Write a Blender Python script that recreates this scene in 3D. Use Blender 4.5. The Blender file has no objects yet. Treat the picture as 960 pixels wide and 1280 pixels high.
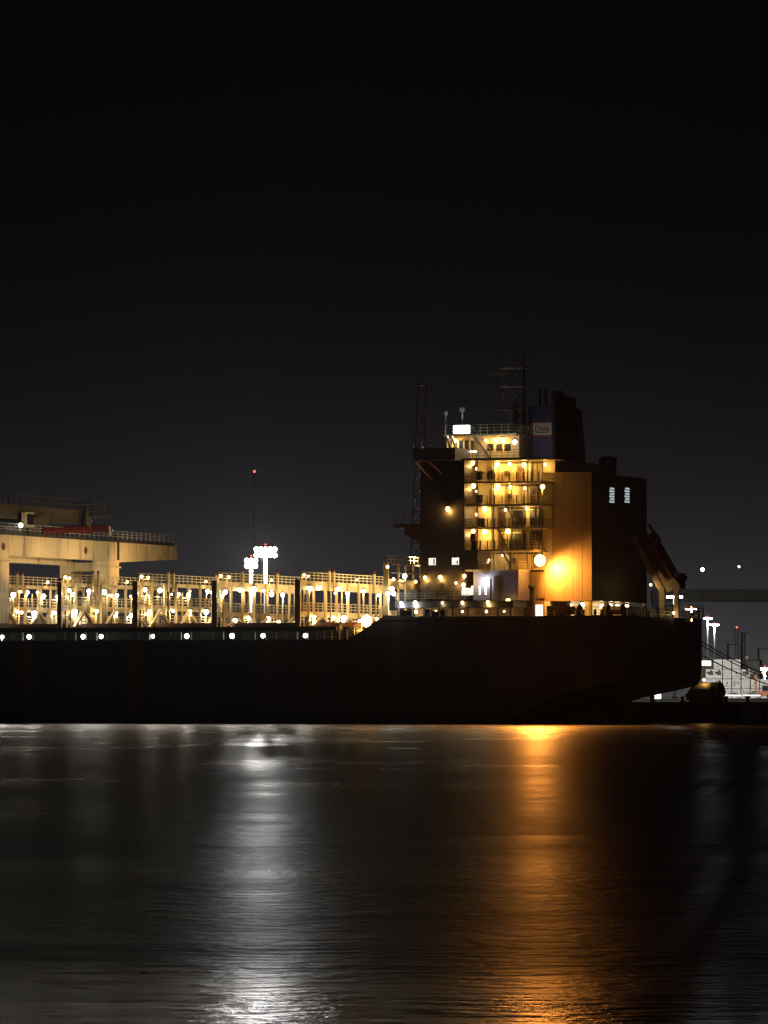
import bpy, bmesh, math, random
from mathutils import Vector, Matrix
R = math.radians
random.seed(7)
scene = bpy.context.scene
col = scene.collection

# ------------------------------------------------------------------ camera
CAM_Z = 3.8
FPX = 6400.0                       # focal length in photo pixels (960 x 1280)
HOR = 868.0                        # horizon row in the photograph
TILT = math.atan((HOR - 640) / FPX)
cd = bpy.data.cameras.new('camera')
cd.sensor_fit = 'VERTICAL'; cd.sensor_height = 36.0
cd.lens = 36.0 * FPX / 1280
cd.clip_start = 1.0; cd.clip_end = 30000
cam = bpy.data.objects.new('camera', cd); col.objects.link(cam)
cam.location = (0, 0, CAM_Z); cam.rotation_euler = (R(90) + TILT, 0, 0)
scene.camera = cam

# ------------------------------------------------------------------ night sky, moon, exposure
W = bpy.data.worlds.new('World'); scene.world = W; W.use_nodes = True
nt = W.node_tree; nt.nodes.clear()
tc = nt.nodes.new('ShaderNodeTexCoord')
sep = nt.nodes.new('ShaderNodeSeparateXYZ'); nt.links.new(tc.outputs['Generated'], sep.inputs[0])
def wmath(op, a, b=None):
    n = nt.nodes.new('ShaderNodeMath'); n.operation = op
    for i, v in enumerate((a, b)):
        if v is None: continue
        if isinstance(v, (int, float)): n.inputs[i].default_value = v
        else: nt.links.new(v, n.inputs[i])
    return n.outputs[0]
zabs = wmath('ABSOLUTE', sep.outputs['Z'])
glow = wmath('EXPONENT', wmath('MULTIPLY', zabs, -1 / 0.022))
mixc = nt.nodes.new('ShaderNodeMix'); mixc.data_type = 'RGBA'
mixc.inputs['A'].default_value = (0.0012, 0.0013, 0.0018, 1)
mixc.inputs['B'].default_value = (0.0580, 0.0540, 0.0600, 1)
nt.links.new(glow, mixc.inputs['Factor'])
bg = nt.nodes.new('ShaderNodeBackground'); bg.inputs['Strength'].default_value = 1.0
nt.links.new(mixc.outputs['Result'], bg.inputs['Color'])
wo = nt.nodes.new('ShaderNodeOutputWorld'); nt.links.new(bg.outputs[0], wo.inputs['Surface'])

sd = bpy.data.lights.new('moon', 'SUN'); sd.energy = 0.014; sd.angle = R(0.5); sd.color = (1.0, 0.93, 0.85)
so = bpy.data.objects.new('moon', sd); col.objects.link(so); so.rotation_euler = (R(58), 0, R(-35))

scene.view_settings.view_transform = 'Standard'; scene.view_settings.look = 'None'
scene.view_settings.exposure = 0.0; scene.view_settings.gamma = 1.0
scene.view_settings.use_curve_mapping = False
cy = scene.cycles
cy.use_denoising = True; cy.use_adaptive_sampling = False
cy.max_bounces = 5; cy.diffuse_bounces = 2; cy.glossy_bounces = 3; cy.volume_bounces = 0
cy.transmission_bounces = 2; cy.transparent_max_bounces = 8
cy.sample_clamp_indirect = 4.0
cy.use_light_tree = True
cy.caustics_reflective = False; cy.caustics_refractive = False

# ------------------------------------------------------------------ the ship's frame: f metres forward of the transom, a metres in from the port side
TH = R(21)
Fv = Vector((-math.cos(TH), math.sin(TH), 0)); Sv = Vector((math.sin(TH), math.cos(TH), 0))
Y0 = 640.0
O = Vector(((782 - 480) / FPX * Y0, Y0, 0))
C0 = Vector((0, 0, CAM_Z))
def ray(px, py):
    dx = (px - 480) / FPX; up = (640 - py) / FPX
    ct, st = math.cos(TILT), math.sin(TILT)
    return Vector((dx, ct - up * st, st + up * ct))
def fz(px, py, a):
    "ship (f, z) seen at a pixel on the fore-and-aft plane a"
    d = ray(px, py); s = (a + (O - C0).dot(Sv)) / d.dot(Sv)
    P = C0 + d * s
    return (P - O).dot(Fv), P.z
def az(px, py, f):
    d = ray(px, py); s = (f + (O - C0).dot(Fv)) / d.dot(Fv)
    P = C0 + d * s
    return (P - O).dot(Sv), P.z
def fa(px, a): return fz(px, 800, a)[0]
def zz(px, py, a): return fz(px, py, a)[1]
def at(px, py, Y):
    d = ray(px, py); return C0 + d * (Y / d.y)
def sw(f, a, z): return O + Fv * f + Sv * a + Vector((0, 0, z))

# ------------------------------------------------------------------ materials
MATS = {}
def paint(name, c, rough=0.5, metal=0.0, var=0.15, scale=0.6, bump=0.05, rust=0.0, streak=False):
    m = bpy.data.materials.new(name); m.use_nodes = True
    t = m.node_tree; b = t.nodes['Principled BSDF']
    b.inputs['Roughness'].default_value = rough; b.inputs['Metallic'].default_value = metal
    co = t.nodes.new('ShaderNodeTexCoord'); mp = t.nodes.new('ShaderNodeMapping')
    t.links.new(co.outputs['Object'], mp.inputs[0])
    if streak: mp.inputs['Scale'].default_value = (1, 1, 0.18)
    n = t.nodes.new('ShaderNodeTexNoise'); n.inputs['Scale'].default_value = scale
    n.inputs['Detail'].default_value = 6; n.inputs['Roughness'].default_value = 0.65
    t.links.new(mp.outputs[0], n.inputs['Vector'])
    r = t.nodes.new('ShaderNodeValToRGB')
    r.color_ramp.elements[0].position = 0.3; r.color_ramp.elements[1].position = 0.7
    r.color_ramp.elements[0].color = [x * (1 - var) for x in c] + [1]
    r.color_ramp.elements[1].color = [min(1, x * (1 + var)) for x in c] + [1]
    t.links.new(n.outputs['Fac'], r.inputs[0])
    out = r.outputs[0]
    if rust > 0:
        n2 = t.nodes.new('ShaderNodeTexNoise'); n2.inputs['Scale'].default_value = scale * 2.3
        n2.inputs['Detail'].default_value = 8; t.links.new(mp.outputs[0], n2.inputs['Vector'])
        r2 = t.nodes.new('ShaderNodeValToRGB')
        r2.color_ramp.elements[0].position = 0.62 - rust * 0.2; r2.color_ramp.elements[1].position = 0.74
        r2.color_ramp.elements[0].color = (0, 0, 0, 1); r2.color_ramp.elements[1].color = (0.8, 0.8, 0.8, 1)
        t.links.new(n2.outputs['Fac'], r2.inputs[0])
        mx = t.nodes.new('ShaderNodeMix'); mx.data_type = 'RGBA'
        t.links.new(r2.outputs[0], mx.inputs['Factor']); t.links.new(out, mx.inputs['A'])
        mx.inputs['B'].default_value = (0.13, 0.055, 0.022, 1)
        out = mx.outputs['Result']
    t.links.new(out, b.inputs['Base Color'])
    if bump:
        bp = t.nodes.new('ShaderNodeBump'); bp.inputs['Strength'].default_value = bump
        bp.inputs['Distance'].default_value = 0.3
        t.links.new(n.outputs['Fac'], bp.inputs['Height']); t.links.new(bp.outputs[0], b.inputs['Normal'])
    MATS[name] = m; return m
def glowm(name, c, e, base=(0.8, 0.8, 0.8)):
    "glass of a lamp; the light it throws comes from the point or spot light built with it"
    m = bpy.data.materials.new(name); m.use_nodes = True
    m.cycles.emission_sampling = 'NONE'
    b = m.node_tree.nodes['Principled BSDF']
    b.inputs['Base Color'].default_value = (*base, 1); b.inputs['Roughness'].default_value = 0.4
    b.inputs['Emission Color'].default_value = (*c, 1); b.inputs['Emission Strength'].default_value = e
    MATS[name] = m; return m

hull_m = paint('hull_paint', (0.035, 0.032, 0.034), 0.55, var=0.3, scale=0.12, bump=0.1, rust=0.25, streak=True)
yel = paint('bridge_yellow', (0.56, 0.42, 0.21), 0.5, var=0.15, scale=0.8, rust=0.1)
cream = paint('crane_cream', (0.62, 0.50, 0.30), 0.5, var=0.12, scale=0.4, rust=0.35, streak=True)
white = paint('superstructure_buff', (0.50, 0.42, 0.25), 0.5, var=0.12, scale=0.35, rust=0.15, streak=True)
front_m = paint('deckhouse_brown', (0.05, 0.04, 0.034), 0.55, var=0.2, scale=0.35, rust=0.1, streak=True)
casing_m = paint('casing_paint', (0.20, 0.118, 0.052), 0.5, var=0.12, scale=0.25, rust=0.12, streak=True)
dark = paint('dark_steel', (0.03, 0.03, 0.032), 0.6, var=0.3, scale=1.2)
deckm = paint('deck_paint', (0.10, 0.045, 0.03), 0.7, var=0.25, scale=0.8)
grey = paint('grey_steel', (0.25, 0.25, 0.26), 0.5, var=0.2, scale=1.0)
galv = paint('galvanised_steel', (0.42, 0.43, 0.44), 0.45, 0.3, var=0.15, scale=1.5)
navy = paint('funnel_navy', (0.03, 0.036, 0.15), 0.45, var=0.2, scale=0.5)
soot = paint('funnel_black', (0.012, 0.012, 0.012), 0.7, var=0.3, scale=0.8)
boom_red = paint('boom_red', (0.075, 0.008, 0.007), 0.5, var=0.3, scale=0.8)
mach = paint('machinery_brown', (0.055, 0.04, 0.024), 0.6, var=0.3, scale=0.8, rust=0.3)
redp = paint('red_paint', (0.42, 0.035, 0.025), 0.5, var=0.2, scale=0.8)
panelw = paint('panel_white', (0.72, 0.70, 0.66), 0.5, var=0.06, scale=1.0)
orange = paint('lifeboat_orange', (0.30, 0.085, 0.02), 0.4, var=0.15, scale=1.0)
rubber = paint('black_rubber', (0.03, 0.026, 0.024), 0.75, var=0.35, scale=1.5, bump=0.3)
rope_m = paint('rope_fibre', (0.06, 0.055, 0.045), 0.9, var=0.3, scale=3.0)
conc = paint('quay_concrete', (0.17, 0.165, 0.155), 0.85, var=0.25, scale=0.3, bump=0.3)
contw = paint('container_white', (0.62, 0.62, 0.58), 0.5, var=0.08, scale=0.7, rust=0.05)
brick_m = paint('building_tan', (0.32, 0.24, 0.18), 0.8, var=0.15, scale=0.4)
glass = paint('dark_glass', (0.02, 0.022, 0.026), 0.08, var=0.1, scale=1, bump=0)
carp = paint('car_paint', (0.20, 0.20, 0.22), 0.25, var=0.05, scale=1, bump=0)

L_sod = glowm('lamp_sodium', (1.0, 0.56, 0.14), 9)
L_dim = glowm('lamp_sodium_small', (1.0, 0.66, 0.28), 6)
L_yel = glowm('lamp_bridge', (1.0, 0.78, 0.42), 9)
L_wht = glowm('lamp_white', (1.0, 0.95, 0.80), 9)
L_cool = glowm('lamp_cool', (0.80, 0.84, 1.0), 8)
L_flood = glowm('flood_sodium', (1.0, 0.47, 0.09), 22)
L_mast = glowm('mast_floodlight', (1.0, 0.98, 0.92), 12)
L_far = glowm('far_floodlight', (1.0, 0.98, 0.95), 9)
L_red = glowm('beacon_red', (1.0, 0.06, 0.04), 6)
L_win = glowm('lit_window', (1.0, 0.90, 0.70), 1.6)
L_louv = glowm('louvre_glow', (0.86, 0.95, 1.0), .5)
L_box = glowm('searchlight_white', (0.90, 1.0, 0.95), 9)
L_tail = glowm('tail_trail_glow', (1.0, 0.10, 0.08), 1.6)

# ------------------------------------------------------------------ mesh helpers
class MB:
    def __init__(s, ship=False): s.bm = bmesh.new(); s.ship = ship; s.mi = 0
    def _face(s, vs):
        try:
            f = s.bm.faces.new(vs); f.material_index = s.mi; return f
        except ValueError: return None
    def box(s, x0, x1, y0, y1, z0, z1):
        v = [s.bm.verts.new(p) for p in ((x0,y0,z0),(x1,y0,z0),(x1,y1,z0),(x0,y1,z0),(x0,y0,z1),(x1,y0,z1),(x1,y1,z1),(x0,y1,z1))]
        for q in ((0,3,2,1),(4,5,6,7),(0,1,5,4),(1,2,6,5),(2,3,7,6),(3,0,4,7)): s._face([v[i] for i in q])
        return s
    def beam(s, p, q, w, h=None, up=(0, 0, 1)):
        h = h or w; p = Vector(p); q = Vector(q); d = (q - p).normalized(); u = Vector(up)
        if abs(d.dot(u)) > 0.98: u = Vector((1, 0, 0))
        x = d.cross(u).normalized(); y = x.cross(d).normalized()
        v = []
        for c in (p, q):
            for sx, sy in ((-1,-1),(1,-1),(1,1),(-1,1)): v.append(s.bm.verts.new(c + x*(sx*w/2) + y*(sy*h/2)))
        for f in ((0,1,2,3),(7,6,5,4),(0,4,5,1),(1,5,6,2),(2,6,7,3),(3,7,4,0)): s._face([v[i] for i in f])
        return s
    def tube(s, pts, r, n=8, cap=True):
        pts = [Vector(p) for p in pts]; rr = r if isinstance(r, (list, tuple)) else [r] * len(pts)
        rings = []
        for i, p in enumerate(pts):
            d = (pts[min(i+1, len(pts)-1)] - pts[max(i-1, 0)]).normalized()
            u = Vector((0,0,1)) if abs(d.z) < 0.95 else Vector((1,0,0))
            x = d.cross(u).normalized(); y = x.cross(d).normalized()
            rings.append([s.bm.verts.new(p + x*(rr[i]*math.cos(2*math.pi*k/n)) + y*(rr[i]*math.sin(2*math.pi*k/n))) for k in range(n)])
        for i in range(len(rings)-1):
            for k in range(n): s._face([rings[i][k], rings[i][(k+1)%n], rings[i+1][(k+1)%n], rings[i+1][k]])
        if cap: s._face(rings[0][::-1]); s._face(rings[-1])
        return s
    def prism(s, poly, axis, c0, c1):
        "closed polygon in the two axes other than AXIS, extruded from c0 to c1"
        def P(u, v, c): return {'x': (c, u, v), 'y': (u, c, v), 'z': (u, v, c)}[axis]
        A = [s.bm.verts.new(P(u, v, c0)) for u, v in poly]; B = [s.bm.verts.new(P(u, v, c1)) for u, v in poly]
        s._face(A); s._face(B[::-1]); n = len(poly)
        for i in range(n): s._face([A[i], A[(i+1)%n], B[(i+1)%n], B[i]])
        return s
    def ball(s, c, r, nu=8, nv=5, sz=1.0):
        c = Vector(c); top = s.bm.verts.new(c + Vector((0,0,r*sz))); bot = s.bm.verts.new(c - Vector((0,0,r*sz)))
        rings = []
        for j in range(1, nv):
            t = math.pi * j / nv
            rings.append([s.bm.verts.new(c + Vector((r*math.sin(t)*math.cos(2*math.pi*k/nu), r*math.sin(t)*math.sin(2*math.pi*k/nu), r*sz*math.cos(t)))) for k in range(nu)])
        for k in range(nu):
            s._face([top, rings[0][k], rings[0][(k+1)%nu]]); s._face([bot, rings[-1][(k+1)%nu], rings[-1][k]])
            for j in range(len(rings)-1): s._face([rings[j][k], rings[j+1][k], rings[j+1][(k+1)%nu], rings[j][(k+1)%nu]])
        return s
    def rail(s, pts, h=1.05, step=1.5, rails=3, t=0.06):
        "guard rail along a polyline of (x, y, z) foot points"
        pts = [Vector(p) for p in pts]
        for p, q in zip(pts, pts[1:]):
            n = max(1, round((q - p).length / step))
            for k in range(n + 1):
                b = p.lerp(q, k / n); s.beam(b, b + Vector((0,0,h)), t)
            for k in range(rails):
                zz_ = h * (k + 1) / rails
                s.beam(p + Vector((0,0,zz_)), q + Vector((0,0,zz_)), t * 0.9)
        return s
    def mesh(s, name, mats, smooth=False):
        if s.ship:
            for v in s.bm.verts: v.co.y = -v.co.y
        bmesh.ops.recalc_face_normals(s.bm, faces=s.bm.faces)
        me = bpy.data.meshes.new(name); s.bm.to_mesh(me); s.bm.free()
        for m in (mats if isinstance(mats, (list, tuple)) else [mats]): me.materials.append(m)
        if smooth:
            for p in me.polygons: p.use_smooth = True
        return me
    def build(s, name, mats, parent=None, smooth=False, bevel=0):
        return link(name, s.mesh(name, mats, smooth), parent, bevel=bevel)
def link(name, me, parent=None, loc=None, rz=0, bevel=0):
    o = bpy.data.objects.new(name, me); col.objects.link(o)
    if parent is not None: o.parent = parent
    if loc is not None: o.location = loc
    if rz: o.rotation_euler = (0, 0, rz)
    if bevel:
        b = o.modifiers.new('bevel', 'BEVEL'); b.width = bevel; b.segments = 2; b.limit_method = 'ANGLE'
    return o
def S(): return MB(True)
def SL(f, a, z): return (f, -a, z)           # ship coordinates -> local location
def tag(o, label=None, cat=None, group=None, kind=None):
    for k, v in (('label', label), ('category', cat), ('group', group), ('kind', kind)):
        if v: o[k] = v
    return o
def empty(name, loc, rz=0):
    o = bpy.data.objects.new(name, None); col.objects.link(o); o.location = loc; o.rotation_euler = (0, 0, rz)
    o.empty_display_size = 0.5; return o
def copy_tree(o, parent=None):
    c = o.copy(); col.objects.link(c)
    if parent is not None: c.parent = parent
    for ch in [x for x in bpy.data.objects if x.parent is o]: copy_tree(ch, c)
    return c
def lamp_mesh(name, m, r, hood=True):
    b = MB(); b.ball((0, 0, 0), r, 8, 5)
    if hood:
        b.mi = 1; b.box(-r*0.8, r*0.8, -r*0.8, r*0.8, r*0.9, r*1.3)
        b.beam((0, 0, r*1.3), (0, 0, r*1.9), r*0.3)
    return b.mesh(name, [m, dark], smooth=False)
LM = {'sod': lamp_mesh('lamp', L_sod, 0.3), 'dim': lamp_mesh('lamp', L_dim, 0.2), 'yel': lamp_mesh('lamp', L_yel, 0.3),
      'wht': lamp_mesh('lamp', L_wht, 0.32), 'cool': lamp_mesh('lamp', L_cool, 0.3), 'flood': lamp_mesh('floodlight', L_flood, 0.75, False),
      'red': lamp_mesh('lamp', L_red, 0.2, False)}
# radiant intensity (W/sr), bulb radius, colour
LV = {'sod': (11.5, .3, (1.0, 0.56, 0.14)), 'dim': (2.2, .2, (1.0, 0.66, 0.28)), 'yel': (14.0, .3, (1.0, 0.78, 0.42)),
      'wht': (16.0, .32, (1.0, 0.95, 0.80)), 'cool': (13.0, .3, (0.80, 0.84, 1.0)), 'flood': (170.0, .75, (1.0, 0.47, 0.09)), 'red': (.5, .2, (1, .06, .04))}
LD = {}; LRNG = random.Random(21)
def point(name, loc, inten, colr, parent, rad=0.08):
    key = (round(inten, 2), colr, rad)
    if key not in LD:
        l = bpy.data.lights.new(name, 'POINT'); l.energy = inten * 4 * math.pi; l.color = colr; l.shadow_soft_size = rad; LD[key] = l
    o = bpy.data.objects.new(name, LD[key]); col.objects.link(o); o.parent = parent; o.location = loc
    return o
def spot(parent, loc, aim, power, cone, color, blend=1.0, size=0.3):
    l = bpy.data.lights.new('floodlight_beam', 'SPOT'); l.energy = power; l.spot_size = R(cone); l.spot_blend = blend; l.color = color; l.shadow_soft_size = size
    o = bpy.data.objects.new('floodlight_beam', l); col.objects.link(o); o.parent = parent
    o.location = loc; d = Vector(aim) - Vector(loc); o.rotation_euler = d.to_track_quat('-Z', 'Y').to_euler(); return o
def lamp(kind, f, a, z, parent, name='lamp', k=1.0):
    i, r, c = LV[kind]; p = SL(f, a, z)
    point('lamp_light', (p[0], p[1], p[2] - r - 0.1), i * k, c, parent)
    o = link(name, LM[kind], parent, p); q_ = LRNG.uniform(.72, 1.12) if kind != 'flood' else 1.0; o.scale = (q_, q_, q_); return o

# ------------------------------------------------------------------ water
WAVE_A, WAVE_B = 0.55, 0.17
def water_material():
    m = bpy.data.materials.new('harbour_water'); m.use_nodes = True
    t = m.node_tree; b = t.nodes['Principled BSDF']
    co = t.nodes.new('ShaderNodeTexCoord')
    def noise(sc, sx, sy, det, rough=0.55):
        mp = t.nodes.new('ShaderNodeMapping'); mp.inputs['Scale'].default_value = (sx, sy, 1)
        t.links.new(co.outputs['Object'], mp.inputs[0])
        n = t.nodes.new('ShaderNodeTexNoise'); n.inputs['Scale'].default_value = sc
        n.inputs['Detail'].default_value = det; n.inputs['Roughness'].default_value = rough
        t.links.new(mp.outputs[0], n.inputs['Vector']); return n.outputs['Fac']
    def mth(op, a, c=None):
        n = t.nodes.new('ShaderNodeMath'); n.operation = op
        for i, v in enumerate((a, c)):
            if v is None: continue
            if isinstance(v, (int, float)): n.inputs[i].default_value = v
            else: t.links.new(v, n.inputs[i])
        return n.outputs[0]
    swell = noise(0.12, 0.55, 1.0, 9, 0.52)
    chop = noise(1.7, 0.7, 1.0, 4, 0.55)
    h = mth('ADD', mth('MULTIPLY', swell, WAVE_A), mth('MULTIPLY', chop, WAVE_B))
    bp = t.nodes.new('ShaderNodeBump'); bp.inputs['Strength'].default_value = 1.0; bp.inputs['Distance'].default_value = 0.6
    t.links.new(h, bp.inputs['Height'])
    # wind: calm water close by, a ruffled belt about 90 m out, steady chop beyond
    wind = noise(0.018, 0.5, 1.0, 3)
    sx = t.nodes.new('ShaderNodeSeparateXYZ'); t.links.new(co.outputs['Object'], sx.inputs[0])
    yy = mth('MULTIPLY', mth('ADD', sx.outputs['Y'], mth('MULTIPLY', mth('SUBTRACT', wind, 0.5), 70.0)), 1 / 400)
    rp = t.nodes.new('ShaderNodeValToRGB'); rp.color_ramp.interpolation = 'EASE'
    els = rp.color_ramp.elements
    for k, (p_, v_) in enumerate(((0.0, .235), (58 / 400, .24), (84 / 400, .335), (115 / 400, .335), (210 / 400, .315), (1.0, .295))):
        e = els[k] if k < 2 else els.new(p_)
        e.position = p_; e.color = (v_, v_, v_, 1)
    t.links.new(yy, rp.inputs[0])
    w2 = noise(0.05, 0.4, 1.0, 3)
    w3 = noise(1.0, 0.05, 0.020, 4, 0.6)
    w4 = noise(1.0, 0.16, 0.09, 3, 0.6)
    rough = mth('ADD', rp.outputs[0], mth('MULTIPLY', mth('SUBTRACT', w2, 0.5), 0.06))
    rough = mth('ADD', rough, mth('MULTIPLY', mth('SUBTRACT', w3, 0.5), 0.26))
    rough = mth('ADD', rough, mth('MULTIPLY', mth('SUBTRACT', w4, 0.5), 0.14))
    t.nodes.remove(b)
    gl = t.nodes.new('ShaderNodeBsdfGlossy'); gl.inputs['Color'].default_value = (0.25, 0.25, 0.262, 1)
    t.links.new(rough, gl.inputs['Roughness']); t.links.new(bp.outputs[0], gl.inputs['Normal'])
    df = t.nodes.new('ShaderNodeBsdfDiffuse'); df.inputs['Color'].default_value = (0.004, 0.006, 0.007, 1)
    ad = t.nodes.new('ShaderNodeAddShader'); t.links.new(gl.outputs[0], ad.inputs[0]); t.links.new(df.outputs[0], ad.inputs[1])
    t.links.new(ad.outputs[0], [n for n in t.nodes if n.type == 'OUTPUT_MATERIAL'][0].inputs['Surface'])
    return m
wm = water_material()
b = MB(); v = [b.bm.verts.new(p) for p in ((-4000,-300,0),(4000,-300,0),(4000,6000,0),(-4000,6000,0))]; b._face(v)
tag(b.build('water', wm), kind='structure')

# ------------------------------------------------------------------ quay behind the ship
q = empty('quay', sw(0, 34, 0), R(180) - TH); tag(q, kind='structure')
# local x = forward, local y = -(a-34)
QZ = 2.8
b = MB(); b.box(-420, 420, -3600, 0, -1.5, QZ - 0.35); b.build('quay_wall', conc, q)
b = MB(); b.box(-420, 420, -3600, 0.25, QZ - 0.346, QZ); b.build('quay_apron', conc, q)
def QL(f, a, z=QZ): return (f, -(a - 34), z)
pile = MB(); pile.tube([(0,0,-1.2),(0,0,2.3)], 0.28, 8); pile_me = pile.mesh('fender_pile', rubber)
for k in range(14):
    link('fender_pile', pile_me, q, (-30 + 3.2*k, 0.55, 0))

# ------------------------------------------------------------------ THE SHIP
ship = empty('container_ship', O, R(180) - TH)
tag(ship, 'dark container ship with lit yellow lashing bridges and a tall deckhouse, moored at the quay', 'ship')
ZP = zz(660, 770, 0)               # poop deck edge
ZM = zz(200, 800, 0)               # main deck edge
f_st0, f_st1 = fa(478, 0), fa(436, 0)
# hull: sections port -> keel -> starboard
def zbot(f):
    pts = ((0, 4.7), (3, 4.0), (8, 3.0), (12, 1.6), (15, -0.4), (18, -1.2), (300, -1.2))
    for (a0, b0), (a1, b1) in zip(pts, pts[1:]):
        if f <= a1: return b0 + (b1-b0)*(f-a0)/(a1-a0)
def inset(f): return 0 if f < 150 else 15.6 * ((f-150)/56)**1.8
st = [0, 1.5, 3, 5, 7.5, 10, 13, 17, 22, 27, f_st0, f_st1, 42, 60, 80, 100, 130, 150, 165, 180, 190, 198, 204]
b = S(); rings = []
for f in st:
    zt = ZP if f <= f_st0 + 0.01 else ZM
    zb = zbot(f); i = inset(f); kn = 1.5 if f < 22 else 1.2
    i0 = i + (0.3 if f == 0 else 0)
    sec = [(i0, zt), (i0, zb + kn + 1.2), (i0 + 0.5, zb + kn*0.55 + 0.3), (i0 + 2.2, zb + kn*0.18), (16, zb)]
    sec = sec + [(32 - a, z) for a, z in sec[-2::-1]]
    rings.append([b.bm.verts.new((f, a, z)) for a, z in sec])
for r0, r1 in zip(rings, rings[1:]):
    n = len(r0)
    for k in range(n): b._face([r0[k], r1[k], r1[(k+1)%n], r0[(k+1)%n]])
b._face(rings[0]); b._face(rings[-1])
hull = b.build('hull', hull_m, ship)
# rubbing strakes and plate laps on the port side
b = S(); b.box(1, f_st0, -0.07, 0.02, ZP-0.42, ZP-0.30); b.box(f_st1, 150, -0.07, 0.02, ZM-0.5, ZM-0.38)
b.box(4, 150, -0.04, 0.02, 6.9, 6.98); b.build('rubbing_strake', hull_m, hull)
b = S()
for k in range(60):
    b.box(6 + k*2.4, 6.03 + k*2.4, -0.025, 0.01, 2.5, ZM-0.6 if 6+k*2.4 > f_st1 else ZP - 0.6)
tag(b.build('hull_frame_seam', hull_m, hull), kind='stuff')
# bulwark over the step
b = S(); b.prism([(f_st0, ZP - 0.02), (f_st0, ZP + 0.22), (f_st0 - 3, ZP + 0.1), (f_st0-3, ZP-0.02)], 'y', 0.0, 0.25)
b.build('bulwark', hull_m, hull)

# side passage: coaming wall, box girder over it, stanchions, lamps
fL = 150
passage = S()
passage.box(f_st1 + 0.5, fL, 4.4, 4.7, ZM + 0.01, ZM + 1.55)
zc0, zc1 = zz(200, 790, 1.0), zz(200, 784, 1.0)
passage.box(f_st1 + 2.0, fL, 0.7, 4.8, zc0, zc1)
passage = passage.build('side_passage', soot, ship)
b = S(); b.box(f_st1 + 2.2, fL, 4.8, 28.4, ZM + 0.02, zc1 - 0.06); b.build('hatch_coaming', dark, ship)
hb = MB(); hb.beam((0, 0, 0), (0, 0, zc0 - ZM), 0.13); stan = hb.mesh('stanchion', galv)
px_ = 2
while px_ < 395:
    f = fa(px_, 0.8); link('stanchion', stan, passage, SL(f, 0.8, ZM)); px_ += 13.2
for px in (5.5, 39, 106.5, 129, 193.5, 236, 292.5, 331, 384, -30, -75, -110):
    f, z = fz(px, 793.5, 1.4); lamp('wht', f, 0.75, zc0 - 0.55, passage, k=0.12)
    spot(passage, SL(f, 0.38, zc0 - 0.55), SL(f, -30, 2), 1500, 155, (1.0, .95, .82), .4, .1)

# hatch covers, one per bay
LBX = [-118, -24, 72, 166, 265, 369, 480]
for p0, p1 in zip(LBX, LBX[1:]):
    f1, f0 = fa(p0, 0.5) - 1.6, fa(p1, 0.5) + 0.6
    b = S(); b.box(f0, f1, 4.2, 15.9, zc1 - 0.05, zc1 + 0.55); b.box(f0, f1, 16.1, 27.8, zc1 - 0.05, zc1 + 0.55)
    b.build('hatch_cover', deckm, ship)

# lashing bridges
zr = lambda y: 3.8 + (868 - y) / FPX * 658
Z_top, Z_g1, Z_g0, Z_mr, Z_m1, Z_m0 = zr(715), zr(726), zr(737), zr(754.5), zr(764), zr(771)
cols_a = [0.9, 4.6, 8.6, 12.6, 16.6, 20.6, 24.8, 28.6, 31.4]
post_me = S(); post_me.beam((0,0,zc1), (0,0,Z_g1), 0.28, 0.28); post_me = post_me.mesh('post', yel)
thin_me = S(); thin_me.beam((0,0,zc1), (0,0,Z_g0), 0.16, 0.16); thin_me = thin_me.mesh('thin_post', yel)
horn_me = S(); horn_me.beam((0,0,Z_g0), (0,0,Z_top+0.25), 0.26, 0.26); horn_me.mi = 1; horn_me.beam((0,0,Z_top+0.25),(0,0,Z_top+0.6),0.22,0.22)
horn_me = horn_me.mesh('guide_post', [yel, boom_red])
rng = random.Random(3)
def brace_mesh(da, z0, z1):
    m = S(); m.beam((0,0,z1), (0,da,z0), 0.36, 0.36); return m.mesh('brace', yel)
br = [brace_mesh(-3.4, zc1 + 0.02, Z_m0 + 0.02), brace_mesh(3.4, zc1 + 0.02, Z_m0 + 0.02)]
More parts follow.
